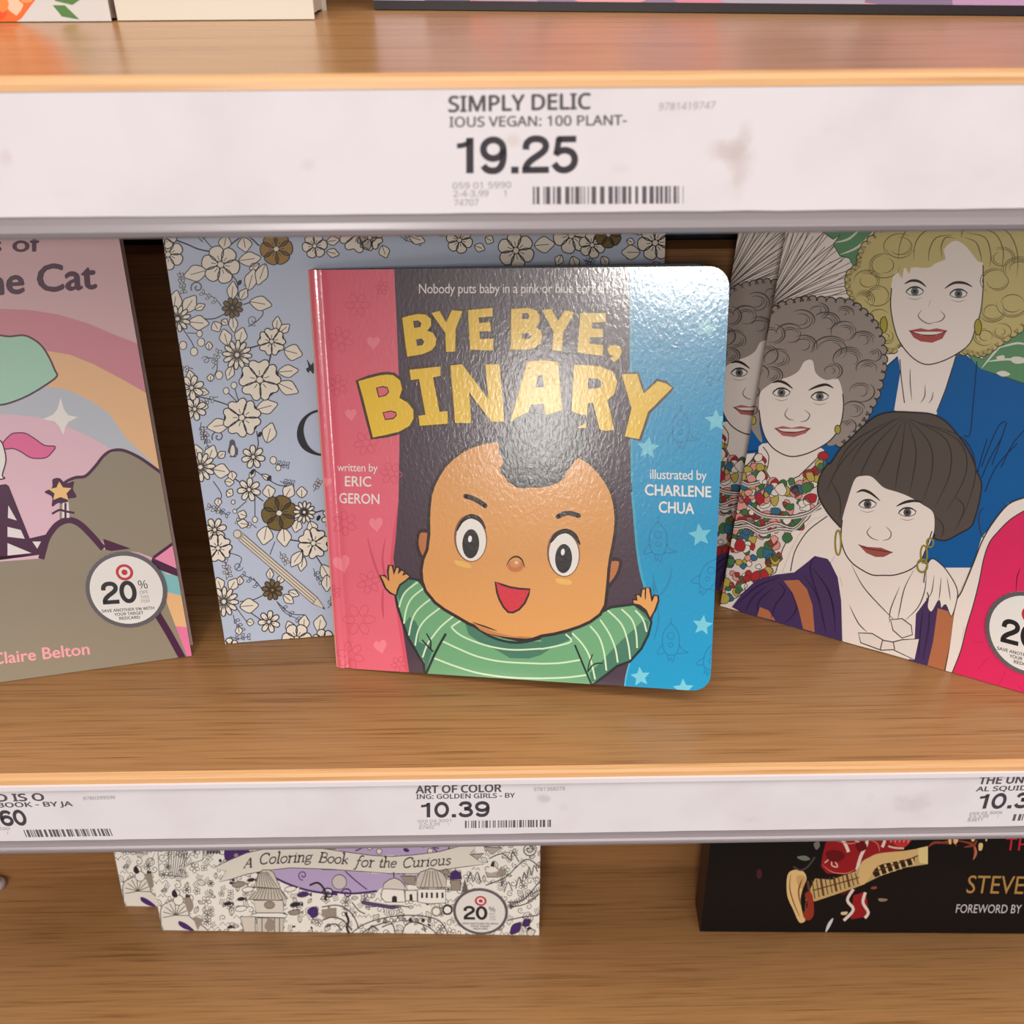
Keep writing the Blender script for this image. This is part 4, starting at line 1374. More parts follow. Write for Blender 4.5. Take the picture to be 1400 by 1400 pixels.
    for x, y, r in ((720, 300, 60), (790, 230, 70), (700, 380, 50), (770, 460, 55), (800, 540, 40), (1280, 300, 70), (1350, 400, 70), (1260, 430, 60), (1230, 540, 50), (1300, 520, 45), (1380, 250, 70), (860, 150, 70), (760, 360, 60), (1300, 200, 60)):
        for m in range(4):
            a0 = rng.uniform(0, 360)
            pts = [(x + (r - 9 * m) * math.cos(math.radians(a0 + q * 24)), y + (r - 9 * m) * .8 * math.sin(math.radians(a0 + q * 24))) for q in range(8)]
            k.stroke([(960 + p[0] / 3.1818, 290 + p[1] / 3.1818) for p in pts], 1.15, HBL, up=False, taper=2)
    # face details shared by the three heads (plain, generic features)
    def feat(f, eyes, brows, nose, mouth, lip, iris):
        for (x, y) in eyes:
            c = f(f'{x},{y}')[0]
            k.ell(c, 11.5, 5.4, (238, 232, 226), n=18, line=(1.1, (96, 86, 84)))
            k.ell(c, 5.4, 5.4, iris, n=16)
            k.ell(c, 2.4, 2.4, (36, 34, 36), n=10)
            k.stroke([(c[0] - 13, c[1] + 2), (c[0] - 6, c[1] - 5), (c[0] + 4, c[1] - 6), (c[0] + 13, c[1] - 1)], 2.2, (50, 44, 44), taper=2)
            k.stroke([(c[0] - 10, c[1] + 8), (c[0], c[1] + 11), (c[0] + 10, c[1] + 8)], 1, (166, 152, 146), taper=2)
        for s in brows: k.stroke(f(s), 3.8, (52, 42, 40), taper=2)
        for s in nose: k.stroke(f(s), 1.5, (112, 98, 94), taper=2)
        k.poly(f(mouth[0]), lip)
        if mouth[1]: k.poly(f(mouth[1]), (240, 232, 226))
        k.stroke(f(mouth[2]), 1.2, (90, 34, 34))
    feat(g, ((925, 345), (1115, 355)), ('880,312 910,298 945,302 975,325', '1055,332 1095,308 1140,308 1175,325'), ('995,380 985,410', '955,425 940,450 955,470 985,485 1010,478', '1035,430 1055,450 1040,472 1010,480'),
         ('900,515 950,505 985,512 1020,505 1065,515 1045,550 1000,568 950,562 920,545', '912,520 985,520 1050,520 1020,535 950,535', '900,515 940,530 985,535 1030,530 1065,515'), (176, 82, 78), (96, 104, 108))
    for x, y in ((790, 490), (1200, 500)):
        k.ell(g(f'{x},{y}')[0], 5, 11, (176, 160, 60), n=14, line=(1.3, (84, 72, 24)))
    # woman with grey curls
    HG, HGL = (158, 146, 138), (82, 74, 72)
    hair = g('165,760 175,700 190,640 225,560 250,500 300,450 350,410 420,392 480,385 560,392 640,400 700,440 745,490 775,560 785,640 775,710 755,790 720,860 690,910 650,960 600,1000 550,1015 520,980 300,800 250,900 262,1000 225,960 195,900 170,850')
    k.up()
    hs = smooth_pts(hair[2:20] + hair[20:21], False, 2)
    for q in range(0, len(hs)):
        k.ell(hs[q], 7, 7, HG, n=14, line=(1.7, (54, 48, 48)), up=False)
    k.up()
    k.poly(hair, HG, smooth=True)
    nk = e('262,20 270,120 300,180 350,190 420,160 480,100 520,40')
    k.poly(nk, SKIN, smooth=True)
    fc = g('265,770 320,735 380,715 420,690 445,650 480,645 495,700 540,730 590,725 612,790 615,850 600,930 560,990 500,1030 440,1055 380,1062 320,1035 280,990 258,930 248,860 250,800')
    k.poly(fc, SKIN, smooth=True)
    k.stroke(g('612,790 615,850 600,930 560,990 500,1030 440,1055 380,1062 320,1035 280,990 258,930 248,860'), 1.7, LN)
    k.up()
    for x, y, r in ((540, 480, 60), (620, 520, 60), (700, 560, 55), (560, 600, 80), (640, 640, 70), (720, 680, 50), (430, 470, 60), (380, 530, 60), (300, 530, 60), (270, 620, 60), (330, 640, 60), (240, 700, 50), (210, 780, 40), (440, 580, 60),
                    (690, 780, 60), (660, 860, 50), (630, 930, 40), (500, 430, 50), (620, 440, 40), (300, 710, 50), (210, 860, 30), (740, 620, 40), (560, 690, 50)):
        for m in range(4):
            a0 = rng.uniform(150, 330)
            pts = [(x + (r - 11 * m) * math.cos(math.radians(a0 + q * 22)), y + (r - 11 * m) * .75 * math.sin(math.radians(a0 + q * 22))) for q in range(8)]
            k.stroke([(960 + p[0] / 3.1818, 290 + p[1] / 3.1818) for p in pts], 1.3 if m else 2.0, HGL, up=False, taper=2)
    feat(g, ((345, 785), (512, 802)), ('305,742 335,735 365,745 395,768', '462,775 500,758 540,750 572,765'), ('375,850 360,880 378,900 400,905', '445,860 468,880 455,905 425,912'),
         ('315,940 350,930 390,938 430,930 472,940 450,962 400,978 350,972', '328,942 390,942 455,942 430,955 350,953', '315,940 355,955 395,958 435,952 472,940'), (184, 104, 100), (110, 106, 106))
    k.stroke(g('265,1020 290,1060 285,1110'), 1.3, LN)
    for x, y in ((222, 905), (590, 945)):
        k.ell(g(f'{x},{y}')[0], 4, 6, (180, 164, 70), n=12, line=(1.3, (84, 72, 24)))
    # floral blouse
    bl = e('60,165 130,165 200,130 245,55 268,120 300,180 350,192 420,162 490,95 520,60 545,100 525,200 500,290 460,350 390,400 350,480 320,580 250,620 150,690 60,730 30,400')
    k.poly(bl, (226, 216, 208))
    k.stroke(bl, 1.4, LN, closed=True, smooth=False)
    r2 = random.Random(5)
    pal = [(178, 44, 50), (60, 116, 70), (226, 150, 140), (50, 110, 140), (236, 226, 216), (178, 44, 50), (70, 124, 76), (230, 160, 150), (190, 170, 80)]
    from mathutils.geometry import intersect_point_quad_2d
    def inside(p, poly):
        c, n = False, len(poly)
        for i in range(n):
            a, b = poly[i], poly[i - 1]
            if (a[1] > p[1]) != (b[1] > p[1]) and p[0] < (b[0] - a[0]) * (p[1] - a[1]) / (b[1] - a[1]) + a[0]:
                c = not c
        return c
    zb_ = k.z
    for i in range(520):
        x, y = r2.uniform(60, 540), r2.uniform(60, 720)
        c = e(f'{x},{y}')[0]
        if not inside(c, bl): continue
        k.z = zb_ + (1 + i % 12) * 4e-6
        s = r2.uniform(4, 9.5)
        n = r2.randint(5, 8)
        ph = r2.uniform(0, 6)
        pts = [(c[0] + s * r2.uniform(.55, 1.1) * math.cos(ph + 6.283 * q / n), c[1] + s * r2.uniform(.55, 1.1) * math.sin(ph + 6.283 * q / n)) for q in range(n)]
        k.poly(pts, r2.choice(pal), up=False, smooth=True)
        k.z += 2e-6
        k.stroke(pts, .9, (70, 54, 52), closed=True, up=False)
    k.z = zb_ + 6e-5
    for s in ('80,200 150,180 200,200 250,190', '70,330 120,370 180,360 250,390 320,370 400,390 460,330 520,300', '200,290 260,330 330,340 400,340 470,320 520,280', '80,350 140,385 200,380 260,410 330,395 390,400'):
        k.stroke(e(s), 4.5, (222, 212, 204)); k.stroke(e(s), 1.2, LN)
        k.stroke([(p[0], p[1] - 3.5) for p in e(s)], 1.1, LN)
    for s in ('100,175 200,110 240,55', '380,580 400,500 440,420 530,345', '130,160 170,120'):
        k.stroke(e(s), 1.5, LN)
    arm = e('545,330 480,350 420,420 380,500 350,580 400,580 490,510 560,530 600,480 600,400')
    k.poly(arm, SKIN)
    k.stroke(e('545,335 470,390 430,440 400,500 385,575'), 1.5, LN)
    # red dress and arms at the right
    k.poly(e('1215,430 1330,280 1420,250 1500,260 2600,300 2600,1700 1050,1010 1070,900 1110,690 1180,540'), SKIN)
    k.poly(e('2600,330 1480,270 1400,312 1340,350 1285,405 1250,450 1225,520 1205,620 1180,720 1150,820 1125,920 1088,1015 1200,1060 2600,1700'), (226, 40, 98))
    k.stroke(e('1400,255 1330,285 1260,370 1215,450 1180,540 1130,660 1100,720 1075,900 1055,1010'), 1.9, LN)
    k.stroke(e('1400,312 1340,350 1285,405 1250,450 1225,520 1205,620 1180,720 1150,820 1125,920 1088,1015'), 1.6, LN)
    k.stroke(e('1225,300 1205,330 1210,400 1225,430'), 1.4, LN)
    for s in ('1385,560 1370,600 1365,670', '1180,880 1225,885', '1140,820 1130,870', '1245,950 1200,1000', '1320,1010 1290,1070', '1370,1065 1400,1100'):
        k.stroke(e(s), 1.5, (110, 14, 44), taper=2)
    # purple wrap with orange bands
    PU, PUL, OR = (70, 48, 96), (44, 28, 64), (182, 112, 74)
    pw = e('130,730 180,665 240,610 320,590 400,580 440,550 490,508 545,520 575,560 595,610 605,700 610,900 400,830 200,770')
    k.poly(pw, PU)
    k.poly(e('355,615 420,612 455,650 480,720 490,840 440,825 420,740 395,670'), OR)
    k.poly(e('252,730 290,745 320,790 240,770'), OR)
    pr = e('915,770 935,740 975,690 1020,700 1095,740 1085,850 1050,1020 900,970')
    k.poly(pr, PU)
    k.poly(e('1025,735 1095,755 1080,880 1052,1010 980,985 1005,880'), OR)
    k.up()
    for s in ('150,720 240,640 340,600', '240,760 250,700 310,650', '300,780 320,720 360,660 330,620', '360,800 400,760 410,720 380,650', '440,590 500,680 530,800 540,850', '480,560 550,660 580,780', '490,508 470,560 490,640 520,720',
              '190,750 220,690 280,640', '960,740 950,830 940,950', '990,720 985,820 960,960', '545,640 570,730 580,850'):
        k.stroke(e(s), 2.2, PUL, up=False, taper=2)
    # hand on the shoulder
    hd = e('1000,520 1040,545 1070,580 1105,640 1110,690 1085,770 1060,720 1040,735 1030,700 1000,750 980,730 985,680 965,640 975,560')
    k.poly(hd, SKIN, smooth=True)
    k.stroke(hd, 1.4, LN, closed=True)
    for s in ('1010,590 1000,660 985,690', '1040,600 1035,660 1030,700', '1065,600 1075,660 1080,700'):
        k.stroke(e(s), 1.3, LN, taper=2)
    # dark haired woman: chest, face, hair
    ch = e('560,540 600,470 660,480 900,560 980,640 975,700 930,760 920,960 800,930 612,880 605,700 590,600')
    k.poly(ch, SKIN)
    for s in ('650,545 700,640 780,730 850,800', '920,570 880,650 860,740 850,790', '860,640 820,740 815,800', '975,560 970,650 940,730 880,790', '600,600 610,640', '640,720 680,800 720,840'):
        k.stroke(e(s), 1.5, LN, taper=2)
    for s in ('680,842 740,845 790,875 830,882 870,872 945,868 925,960 830,915 780,918 690,885', '820,785 870,780 910,810 915,850 870,865 830,830'):
        k.poly(e(s), (232, 222, 214)); k.stroke(e(s), 1.5, LN, closed=True, smooth=False)
    k.stroke(e('785,875 775,915'), 1.4, LN); k.stroke(e('832,882 838,915'), 1.4, LN)
    HD, HDL = (88, 78, 72), (52, 44, 42)
    hair = g('560,1090 600,1030 650,980 700,930 760,885 830,868 920,870 1000,878 1060,910 1110,965 1150,1020 1180,1080') + e('1195,140 1215,190 1208,260 1190,330 1170,380 1120,410 1060,440 1010,430 990,400 760,330 620,380 590,370 540,310 505,240 510,170 545,110')
    k.poly(hair, HD, smooth=True)
    k.stroke(hair, 2, (42, 36, 36), closed=True)
    fc = e('665,175 700,160 740,165 790,210 850,230 900,250 960,285 1005,320 1010,390 995,440 965,500 940,540 900,570 840,590 790,592 740,590 690,565 650,535 620,490 605,430 610,350 635,260')
    k.poly(fc, SKIN, smooth=True)
    k.stroke(e('1000,400 965,500 940,540 900,570 840,590 790,592 740,590 690,565 650,535 620,490 605,430 610,350'), 1.7, LN)
    k.up()
    for s in ('870,-100 800,-60 700,20 640,120', '875,-95 760,20 700,130 690,160', '880,-95 820,30 780,120 760,160', '885,-95 870,40 850,150 840,220', '890,-95 930,40 920,150 900,240', '895,-90 990,20 1000,140 960,270',
              '900,-90 1060,0 1080,140 1010,300', '905,-85 1110,0 1150,140 1060,320', '960,-70 1140,0 1190,150 1130,350', '840,-90 660,10 580,130', '700,0 600,110 540,230', '560,180 600,260 600,350', '1100,250 1140,300 1100,400', '1010,330 1050,380 1040,430'):
        k.stroke(e(s), 1.6, HDL, up=False, taper=2)
    feat(e, ((720, 283), (893, 318)), ('672,232 700,222 735,235 775,268', '845,292 880,275 920,268 960,275'), ('735,380 718,405 738,430 770,440', '800,380 822,405 815,432 785,440'),
         ('680,458 720,468 750,470 780,472 830,492 790,512 755,512 715,495', '', '680,458 720,475 760,482 830,492'), (158, 84, 74), (90, 84, 82))
    for x, y, rx, ry in ((592, 450, 4, 17), (992, 450, 4.5, 6), (965, 500, 4.5, 12), (958, 550, 7, 9)):
        k.ell(e(f'{x},{y}')[0], rx, ry, None, n=18, line=(2.6, (150, 132, 44)))
    k.build('cover_print', M_MATTE, cov)


def portrait_books():
    w, h, t = 0.205, 0.246, 0.009
    grp = 'portrait colouring books standing aslant'
    yaw, lean = -0.47434, 0.11377
    root, pl, cov = book('colouring book showing three drawn women in full colour, front copy at the right', (0.11743, 0.40196, Z_M + 0.0004), yaw, lean, w, h, t, cover_col=(226, 214, 206), spine_col=(128, 92, 44), group=grp)
    portrait_art(pl, w, h, cov)
    price_sticker(root, pl, (1406, 865.5), 1, 1, (59, 15), (5, -56))
    O2 = Vector((0.1020, 0.4245, Z_M + 0.0004))
    r2 = bpy.data.objects.new('book', None)
    COL.objects.link(r2)
    r2.matrix_world = Matrix.Translation(O2 - pl.O) @ pl.mat
    tag(r2, 'second copy of the portrait colouring book, behind the front copy and mostly hidden', 'book', grp)
    for ch in list(root.children):
        if ch.name.startswith('discount'): continue
        c = ch.copy()
        COL.objects.link(c)
        c.parent = r2
        for gch in ch.children:
            d = gch.copy()
            COL.objects.link(d)
            d.parent = c


portrait_books()


# ---- lower shelf: line drawn colouring book, two copies
def curious_books():
    w, h, t = 0.2594, 0.19, 0.008
    yaw, lean = -0.0321, math.radians(11.5)
    grp = 'line drawn colouring books on the lowest shelf'
    root, pl, cov = book('black and white colouring book with lilac sky and pagoda, front copy on the lowest shelf', (-0.2381, 0.3905, Z_L + 0.0004), yaw, lean, w, h, t, cover_col=(228, 222, 210), spine_col=(224, 218, 206), group=grp)
    a, b = Z(140, 1130, 4.375), Z(440, 1130, 4.375)
    k = Ink(pl)
    CRM, LN, DK, VI, LI, TP = (246, 242, 234), (88, 82, 80), (44, 38, 44), (74, 42, 110), (190, 170, 208), (160, 146, 134)
    full(k, w, h, CRM)
    rng = random.Random(21)
    # dense background drawing: a packed field of small leaves, curls, blossoms and hatching
    zd0 = k.z
    LD = (92, 86, 84)
    n_ = 0
    for yy in range(1098, 1290, 11):
        for xx in range(208, 748, 12):
            x, y = xx + rng.uniform(-4, 4), yy + rng.uniform(-4, 4)
            k.z = zd0 + (n_ % 3) * 3 * k.dz
            n_ += 1
            t_ = rng.random()
            r = rng.uniform(4.5, 8)
            if t_ < .3:
                leaf(k, (x, y), r * 1.5, r * .45, rng.uniform(0, 360), rng.choice((CRM, (236, 230, 220), None)), LD, .9, True)
            elif t_ < .5:
                scroll(k, (x, y), r * .8, rng.uniform(0, 360), LD, .9, 1.2, rng.choice((-1, 1)))
            elif t_ < .65:
                k.up()
                m = rng.randint(4, 6)
                for q in range(m):
                    an = 6.283 * q / m + r
                    k.ell((x + r * .5 * math.cos(an), y + r * .5 * math.sin(an)), r * .42, r * .3, None, rot=math.degrees(an), n=8, line=(.8, LD), up=False)
            elif t_ < .85:
                a0 = rng.uniform(0, 3.14)
                k.up()
                for q in range(3):
                    ox, oy = -math.sin(a0) * q * 2.6, math.cos(a0) * q * 2.6
                    k.stroke([(x + ox, y + oy), (x + ox + r * math.cos(a0) * .6 - 1, y + oy + r * math.sin(a0) * .6 + 2), (x + ox + 1.4 * r * math.cos(a0), y + oy + 1.4 * r * math.sin(a0))], .8, LD, up=False, smooth=False)
            else:
                k.up()
                k.stroke([(x - r, y), (x - r * .4, y - r * .7), (x + r * .2, y), (x + r * .8, y - r * .6), (x + r * 1.3, y + .5)], .9, LD, up=False, smooth=False)
    k.z = zd0 + 14 * k.dz
    for i in range(26):
        x, y = rng.uniform(222, 735), rng.uniform(1150, 1278)
        k.ell((x, y), rng.uniform(1.2, 2.6), rng.uniform(1.2, 3), rng.choice((DK, DK, VI, TP)), rot=rng.uniform(0, 180), n=9, up=False)
    # framed panels at upper left
    for s in ('60,110 330,115 300,190 90,175', '330,110 480,110 500,300 340,290', '500,110 610,110 600,200 505,230'):
        k.stroke(a(s), 1.2, LN, closed=True, smooth=False)
    for i in range(8):
        k.stroke(a(f'{400 + i * 10},300 {395 + i * 18},110'), 1, LN, smooth=False)
    k.poly(a('618,105 712,105 700,160 625,160'), (120, 114, 112))
    k.up()
    for x in (632, 650, 668, 686, 704): k.stroke(a(f'{x},100 {x - 2},165'), 1.5, DK, smooth=False, up=False)
    # big petal flowers
    def pet(cx, cy):
        c0 = a(f'{cx},{cy}')[0]
        fan = a(f'{cx - 90},{cy + 20} {cx - 85},{cy - 50} {cx - 30},{cy - 85} {cx + 30},{cy - 85} {cx + 75},{cy - 50} {cx + 85},{cy + 10} {cx + 190},{cy + 90} {cx + 130},{cy + 120} {cx - 60},{cy + 120}')
        k.poly(fan, (236, 230, 220))
        k.stroke(fan, 1.2, LN, closed=True)
        k.up()
        for q in range(9):
            an = math.radians(170 + q * 24)
            k.stroke([c0, (c0[0] + 18 * math.cos(an), c0[1] + 18 * math.sin(an))], 1, LN, smooth=False, up=False)
        k.poly(a(f'{cx + 18},{cy + 35} {cx + 60},{cy + 50} {cx + 110},{cy + 92} {cx + 60},{cy + 85} {cx + 20},{cy + 60}'), VI, smooth=True)
        k.poly(a(f'{cx + 100},{cy + 10} {cx + 165},{cy + 25} {cx + 130},{cy + 90}'), TP)
    pet(440, 530)
    for x, y, r in ((440, 400, 5.5), (455, 440, 7)):
        k.ell(a(f'{x},{y}')[0], r, r, CRM, n=14, line=(1, LN))
    k.poly(a('425,380 440,385 450,415 435,425 418,410'), DK, smooth=True)
    k.poly(a('490,425 530,430 545,480 520,515 500,480'), TP, smooth=True)
    k.ell(a('505,415')[0], 2, 2.4, DK, n=8)
    # lilac sky and blossom
    k.poly(a('930,60 925,110 960,135 1180,120 1400,125 1400,-40') + b('0,-40 0,130 300,172 600,168 760,150 800,60 800,-60'), LI)
    k.poly(a('1020,250 1100,240 1400,245') + b('90,245 300,280 560,290 640,250 560,330 500,360 350,370 330,395 180,400 60,380 0,365 ') + a('1400,405 1250,385 1130,350 1030,305'), LI)
    k.poly(a('735,120 760,105 800,100 840,110 878,140 870,165 830,185 800,190 740,202 728,160'), VI, smooth=True)
    k.ell(a('800,172')[0], 3, 3, TP, n=10)
    for f, s in ((a, '1030,100 1080,95 1130,115 1200,95'), (b, '200,145 300,110 420,110 560,100 700,130'), (b, '640,100 700,160'), (b, '750,150 780,100 850,75')):
        k.stroke(f(s), 1.8, (80, 66, 76))
    for x, y, rot in ((270, 120, 10), (340, 130, 80), (440, 105, -20), (490, 92, 30), (590, 105, 10), (640, 130, 60)):
        leaf(k, b(f'{x},{y}')[0], 8, 4, rot, (232, 226, 216), LN, 1, False)
    for x, y in ((505, 140), (670, 85), (820, 90), (850, 100)):
        k.ell(b(f'{x},{y}')[0], 4.5, 2.6, VI if x < 600 else (110, 84, 120), rot=20, n=10)
    # banner
    bn = a('660,248 760,200 860,158 980,130 1150,122 1400,135') + b('0,130 120,148 300,172 420,178 560,168 700,150 830,115 930,110 885,165 970,225 850,240 700,262 560,282 400,280 250,268 100,258 0,256') + a('1400,256 1250,250 1120,246 980,262 860,285 780,312 700,330 740,265')
    k.poly(bn, (232, 226, 214))
    k.stroke(bn, 1.1, (96, 86, 88), closed=True, smooth=False)
    k.stroke(a('1030,305 1130,350 1250,385 1400,405') + b('60,388 180,400 330,385'), 2.8, VI)
    # pagoda
    for s, c in (('905,360 935,280 960,258 1000,258 1025,275 1065,370', (214, 208, 194)), ('870,435 905,365 1060,370 1110,430 1050,440', (208, 200, 188)), ('905,440 1080,440 1085,520 920,515', (226, 220, 208)),
                 ('890,525 930,515 1070,515 1110,528 1095,545 900,540', CRM), ('925,545 1085,545 1080,640 925,640', (214, 206, 192)), ('825,538 915,538 915,640 850,640', (222, 214, 200))):
        k.poly(a(s), c); k.stroke(a(s), 1.2, LN, closed=True, smooth=False)
    k.up()
    for x in range(880, 1110, 22): k.stroke(a(f'{930 + (x - 880) * .6},370 {x},432'), .9, LN, smooth=False, up=False)
    for x in range(920, 1060, 18): k.stroke(a(f'{965 + (x - 990) * .4},270 {x},362'), .9, LN, smooth=False, up=False)
    for x in (955, 990, 1030, 1060): k.stroke(a(f'{x},545 {x},640'), 1.2, LN, smooth=False, up=False)
    k.poly(a('970,600 990,555 1020,555 1035,605 1000,625'), TP, smooth=True)
    k.ell(a('1000,468')[0], 7, 5, TP, n=14, line=(1, LN))
    # fish
    for f, x, y, l, c in ((a, 815, 345, 9, TP), (a, 890, 318, 5, DK), (a, 870, 375, 8, CRM), (a, 750, 460, 5.5, DK), (a, 830, 432, 5, DK), (a, 830, 490, 8, CRM), (a, 1200, 405, 8, VI), (a, 1155, 465, 7, DK), (a, 1150, 512, 8, TP), (a, 1125, 372, 8, CRM), (a, 765, 600, 4, DK)):
        c0 = f(f'{x},{y}')[0]
        k.ell(c0, l, l * .45, c, rot=-8, n=14, line=(.9, LN))
        k.poly([(c0[0] + l * .9, c0[1]), (c0[0] + l * 1.5, c0[1] - 3), (c0[0] + l * 1.5, c0[1] + 3)], c)
    k.poly(a('1225,510 1250,480 1285,485 1290,525 1260,545'), VI, smooth=True)
    k.poly(a('1310,500 1400,485 1400,540 1330,545'), TP)
    # balloon, curls
    k.ell(b('105,330')[0], 10, 10, (206, 200, 196), n=18, line=(1, LN))
    k.stroke(b('140,265 200,320 270,375'), 1.4, VI)
    for x, y, r, c in ((40, 400, 9, DK), (150, 400, 8, VI)):
        scroll(k, b(f'{x},{y}')[0], r, 180, c, 1.8)
    scroll(k, a('1200,290')[0], 7, 90, VI, 1.2)
    k.stroke(a('1240,350 1290,335 1330,380 1335,440'), 2.6, DK)
    # palaces
    for s, c in (('355,420 360,380 380,360 490,370 500,450 380,450', CRM), ('365,370 372,340 400,318 435,305 470,320 495,350 500,378 420,372', (222, 214, 204)), ('575,450 575,372 740,372 742,455 640,460', CRM),
                 ('568,362 565,310 590,270 655,248 720,270 745,310 745,362', (210, 200, 190)), ('500,440 500,380 570,380 570,445', CRM), ('765,315 770,275 800,260 830,275 838,312', VI), ('770,320 830,320 830,380 775,380', TP),
                 ('712,272 740,250 768,270 745,290', TP), ('470,295 560,295 560,350 500,340', TP)):
        k.poly(b(s), c); k.stroke(b(s), 1.1, LN, closed=True, smooth=False)
    k.stroke(b('430,270 432,300'), 1.4, DK, smooth=False)
    k.up()
    for x in (600, 628, 658, 690, 722): k.poly(b(f'{x - 6},392 {x + 6},392 {x + 6},425 {x - 6},425'), DK, up=False)
    for x in (590, 615, 640, 668, 695, 720): k.stroke(b(f'{x},362 {655 + (x - 655) * .5},262'), .9, LN, smooth=False, up=False)
    k.poly(b('420,450 420,420 435,410 450,420 450,450'), DK)
    k.poly(b('525,440 525,405 540,400 545,440'), DK)
    # fields, trees, leaves at right
    for s in ('980,270 1030,235 1060,260 1100,270 1095,290 1050,300 990,300', '970,120 1080,125 1020,165', '890,165 970,160 930,195'):
        k.poly(b(s), (186, 174, 162)); k.stroke(b(s), 1.1, LN, closed=True, smooth=False)
    k.poly(b('975,265 1020,225 1060,262 1010,275'), CRM); k.poly(b('1040,290 1070,240 1105,275 1095,292'), TP)
    k.poly(b('1008,235 1020,205 1032,215 1030,240'), DK)
    for s in ('980,350 1100,300 1220,195 1300,240', '1160,370 1180,300 1195,340 1210,270 1225,310 1240,240 1255,290 1270,230 1290,270', '1090,390 1115,330 1140,385', '870,330 890,270 905,330 930,270 950,330', '1110,450 1200,440 1300,330',
              '1130,480 1220,460 1300,400', '1110,560 1200,540 1290,530', '560,70 600,110 660,80', '1000,190 1080,160 1130,200 1140,150 1180,210', '160,650 260,580 400,540 560,530 700,560 760,650', '220,650 320,590 480,560 620,590 700,650',
              '480,640 500,590 540,570 600,580 620,630', '0,480 100,470 180,520 220,600', '180,450 220,500 260,520', '260,480 440,470 520,480'):
        k.stroke(b(s), 1.2, LN)
    scroll(k, b('1240,135')[0], 10, 0, LN, 1.3, 1.8)
    for i in range(14):
        x = 1120 + i * 13
        k.stroke(b(f'{x},{470 - i * 7} {x + 14},{490 - i * 8} {x + 6},{450 - i * 7}'), 1, LN, smooth=False)
    leaf(k, b('1130,640')[0], 20, 6, -48, VI, DK, 1, False); leaf(k, b('1200,590')[0], 13, 5, -35, VI, DK, 1, False)
    k.ell(b('1242,615')[0], 3.4, 4, DK, n=12); leaf(k, b('1225,640')[0], 12, 5, -20, (224, 216, 204), LN, 1, False)
    k.poly(b('835,395 855,310 875,380'), (110, 100, 96))
    for x, y, c in ((685, 505, TP), (752, 495, DK)):
        k.ell(b(f'{x},{y}')[0], 6, 6, CRM, n=18, line=(2.4, c))
    k.poly(b('235,440 480,480 420,492 240,462'), (90, 70, 110))
    k.stroke(b('140,510 160,560 150,600 165,640'), 3, DK)
    k.poly(b('0,495 90,488 60,545 0,530'), TP)
    for s in ('0,560 60,540 130,560 180,620', '20,600 80,580 120,620', '360,600 420,580 440,640', '270,640 300,590 340,620'):
        k.stroke(b(s), 1.3, LN)
    for x in range(340, 700, 38): k.ell(b(f'{x},{555 - abs(x - 500) * -.03}')[0], 2.2, 2.6, rng.choice((DK, TP, CRM)), n=9, line=(.8, LN))
    k.build('cover_print', M_MATTE, cov)
    # lettering on the banner
    k2 = Ink(pl, z0=k.z + 1e-5)
    words = [('A', a('848,245')[0], a('896,240')[0], 13), ('Coloring', a('938,222')[0], a('1252,206')[0], 14), ('Book', a('1292,210')[0], b('158,222')[0], 13.5),
             ('for', b('200,236')[0], b('312,240')[0], 14), ('the', b('338,240')[0], b('444,242')[0], 13), ('Curious', b('482,244')[0], b('770,224')[0], 13)]
    serif_words(k2, words)
    k2.build('banner_lettering', M_MATTE, cov)
    price_sticker(root, pl, (657, 1245), 1, 1, (37.5, .5), (-1, -31.5))
    r2 = bpy.data.objects.new('book', None)
    COL.objects.link(r2)
    r2.matrix_world = Matrix.Translation((-0.2699 + 0.2381, 0.4096 - 0.3905, 0)) @ pl.mat
    tag(r2, 'second copy of the black and white colouring book, set back further left', 'book', grp)
    for ch in list(root.children):
        if ch.name.startswith('discount'): continue
        c = ch.copy(); COL.objects.link(c); c.parent = r2
        for gch in ch.children:
            d = gch.copy(); COL.objects.link(d); d.parent = c


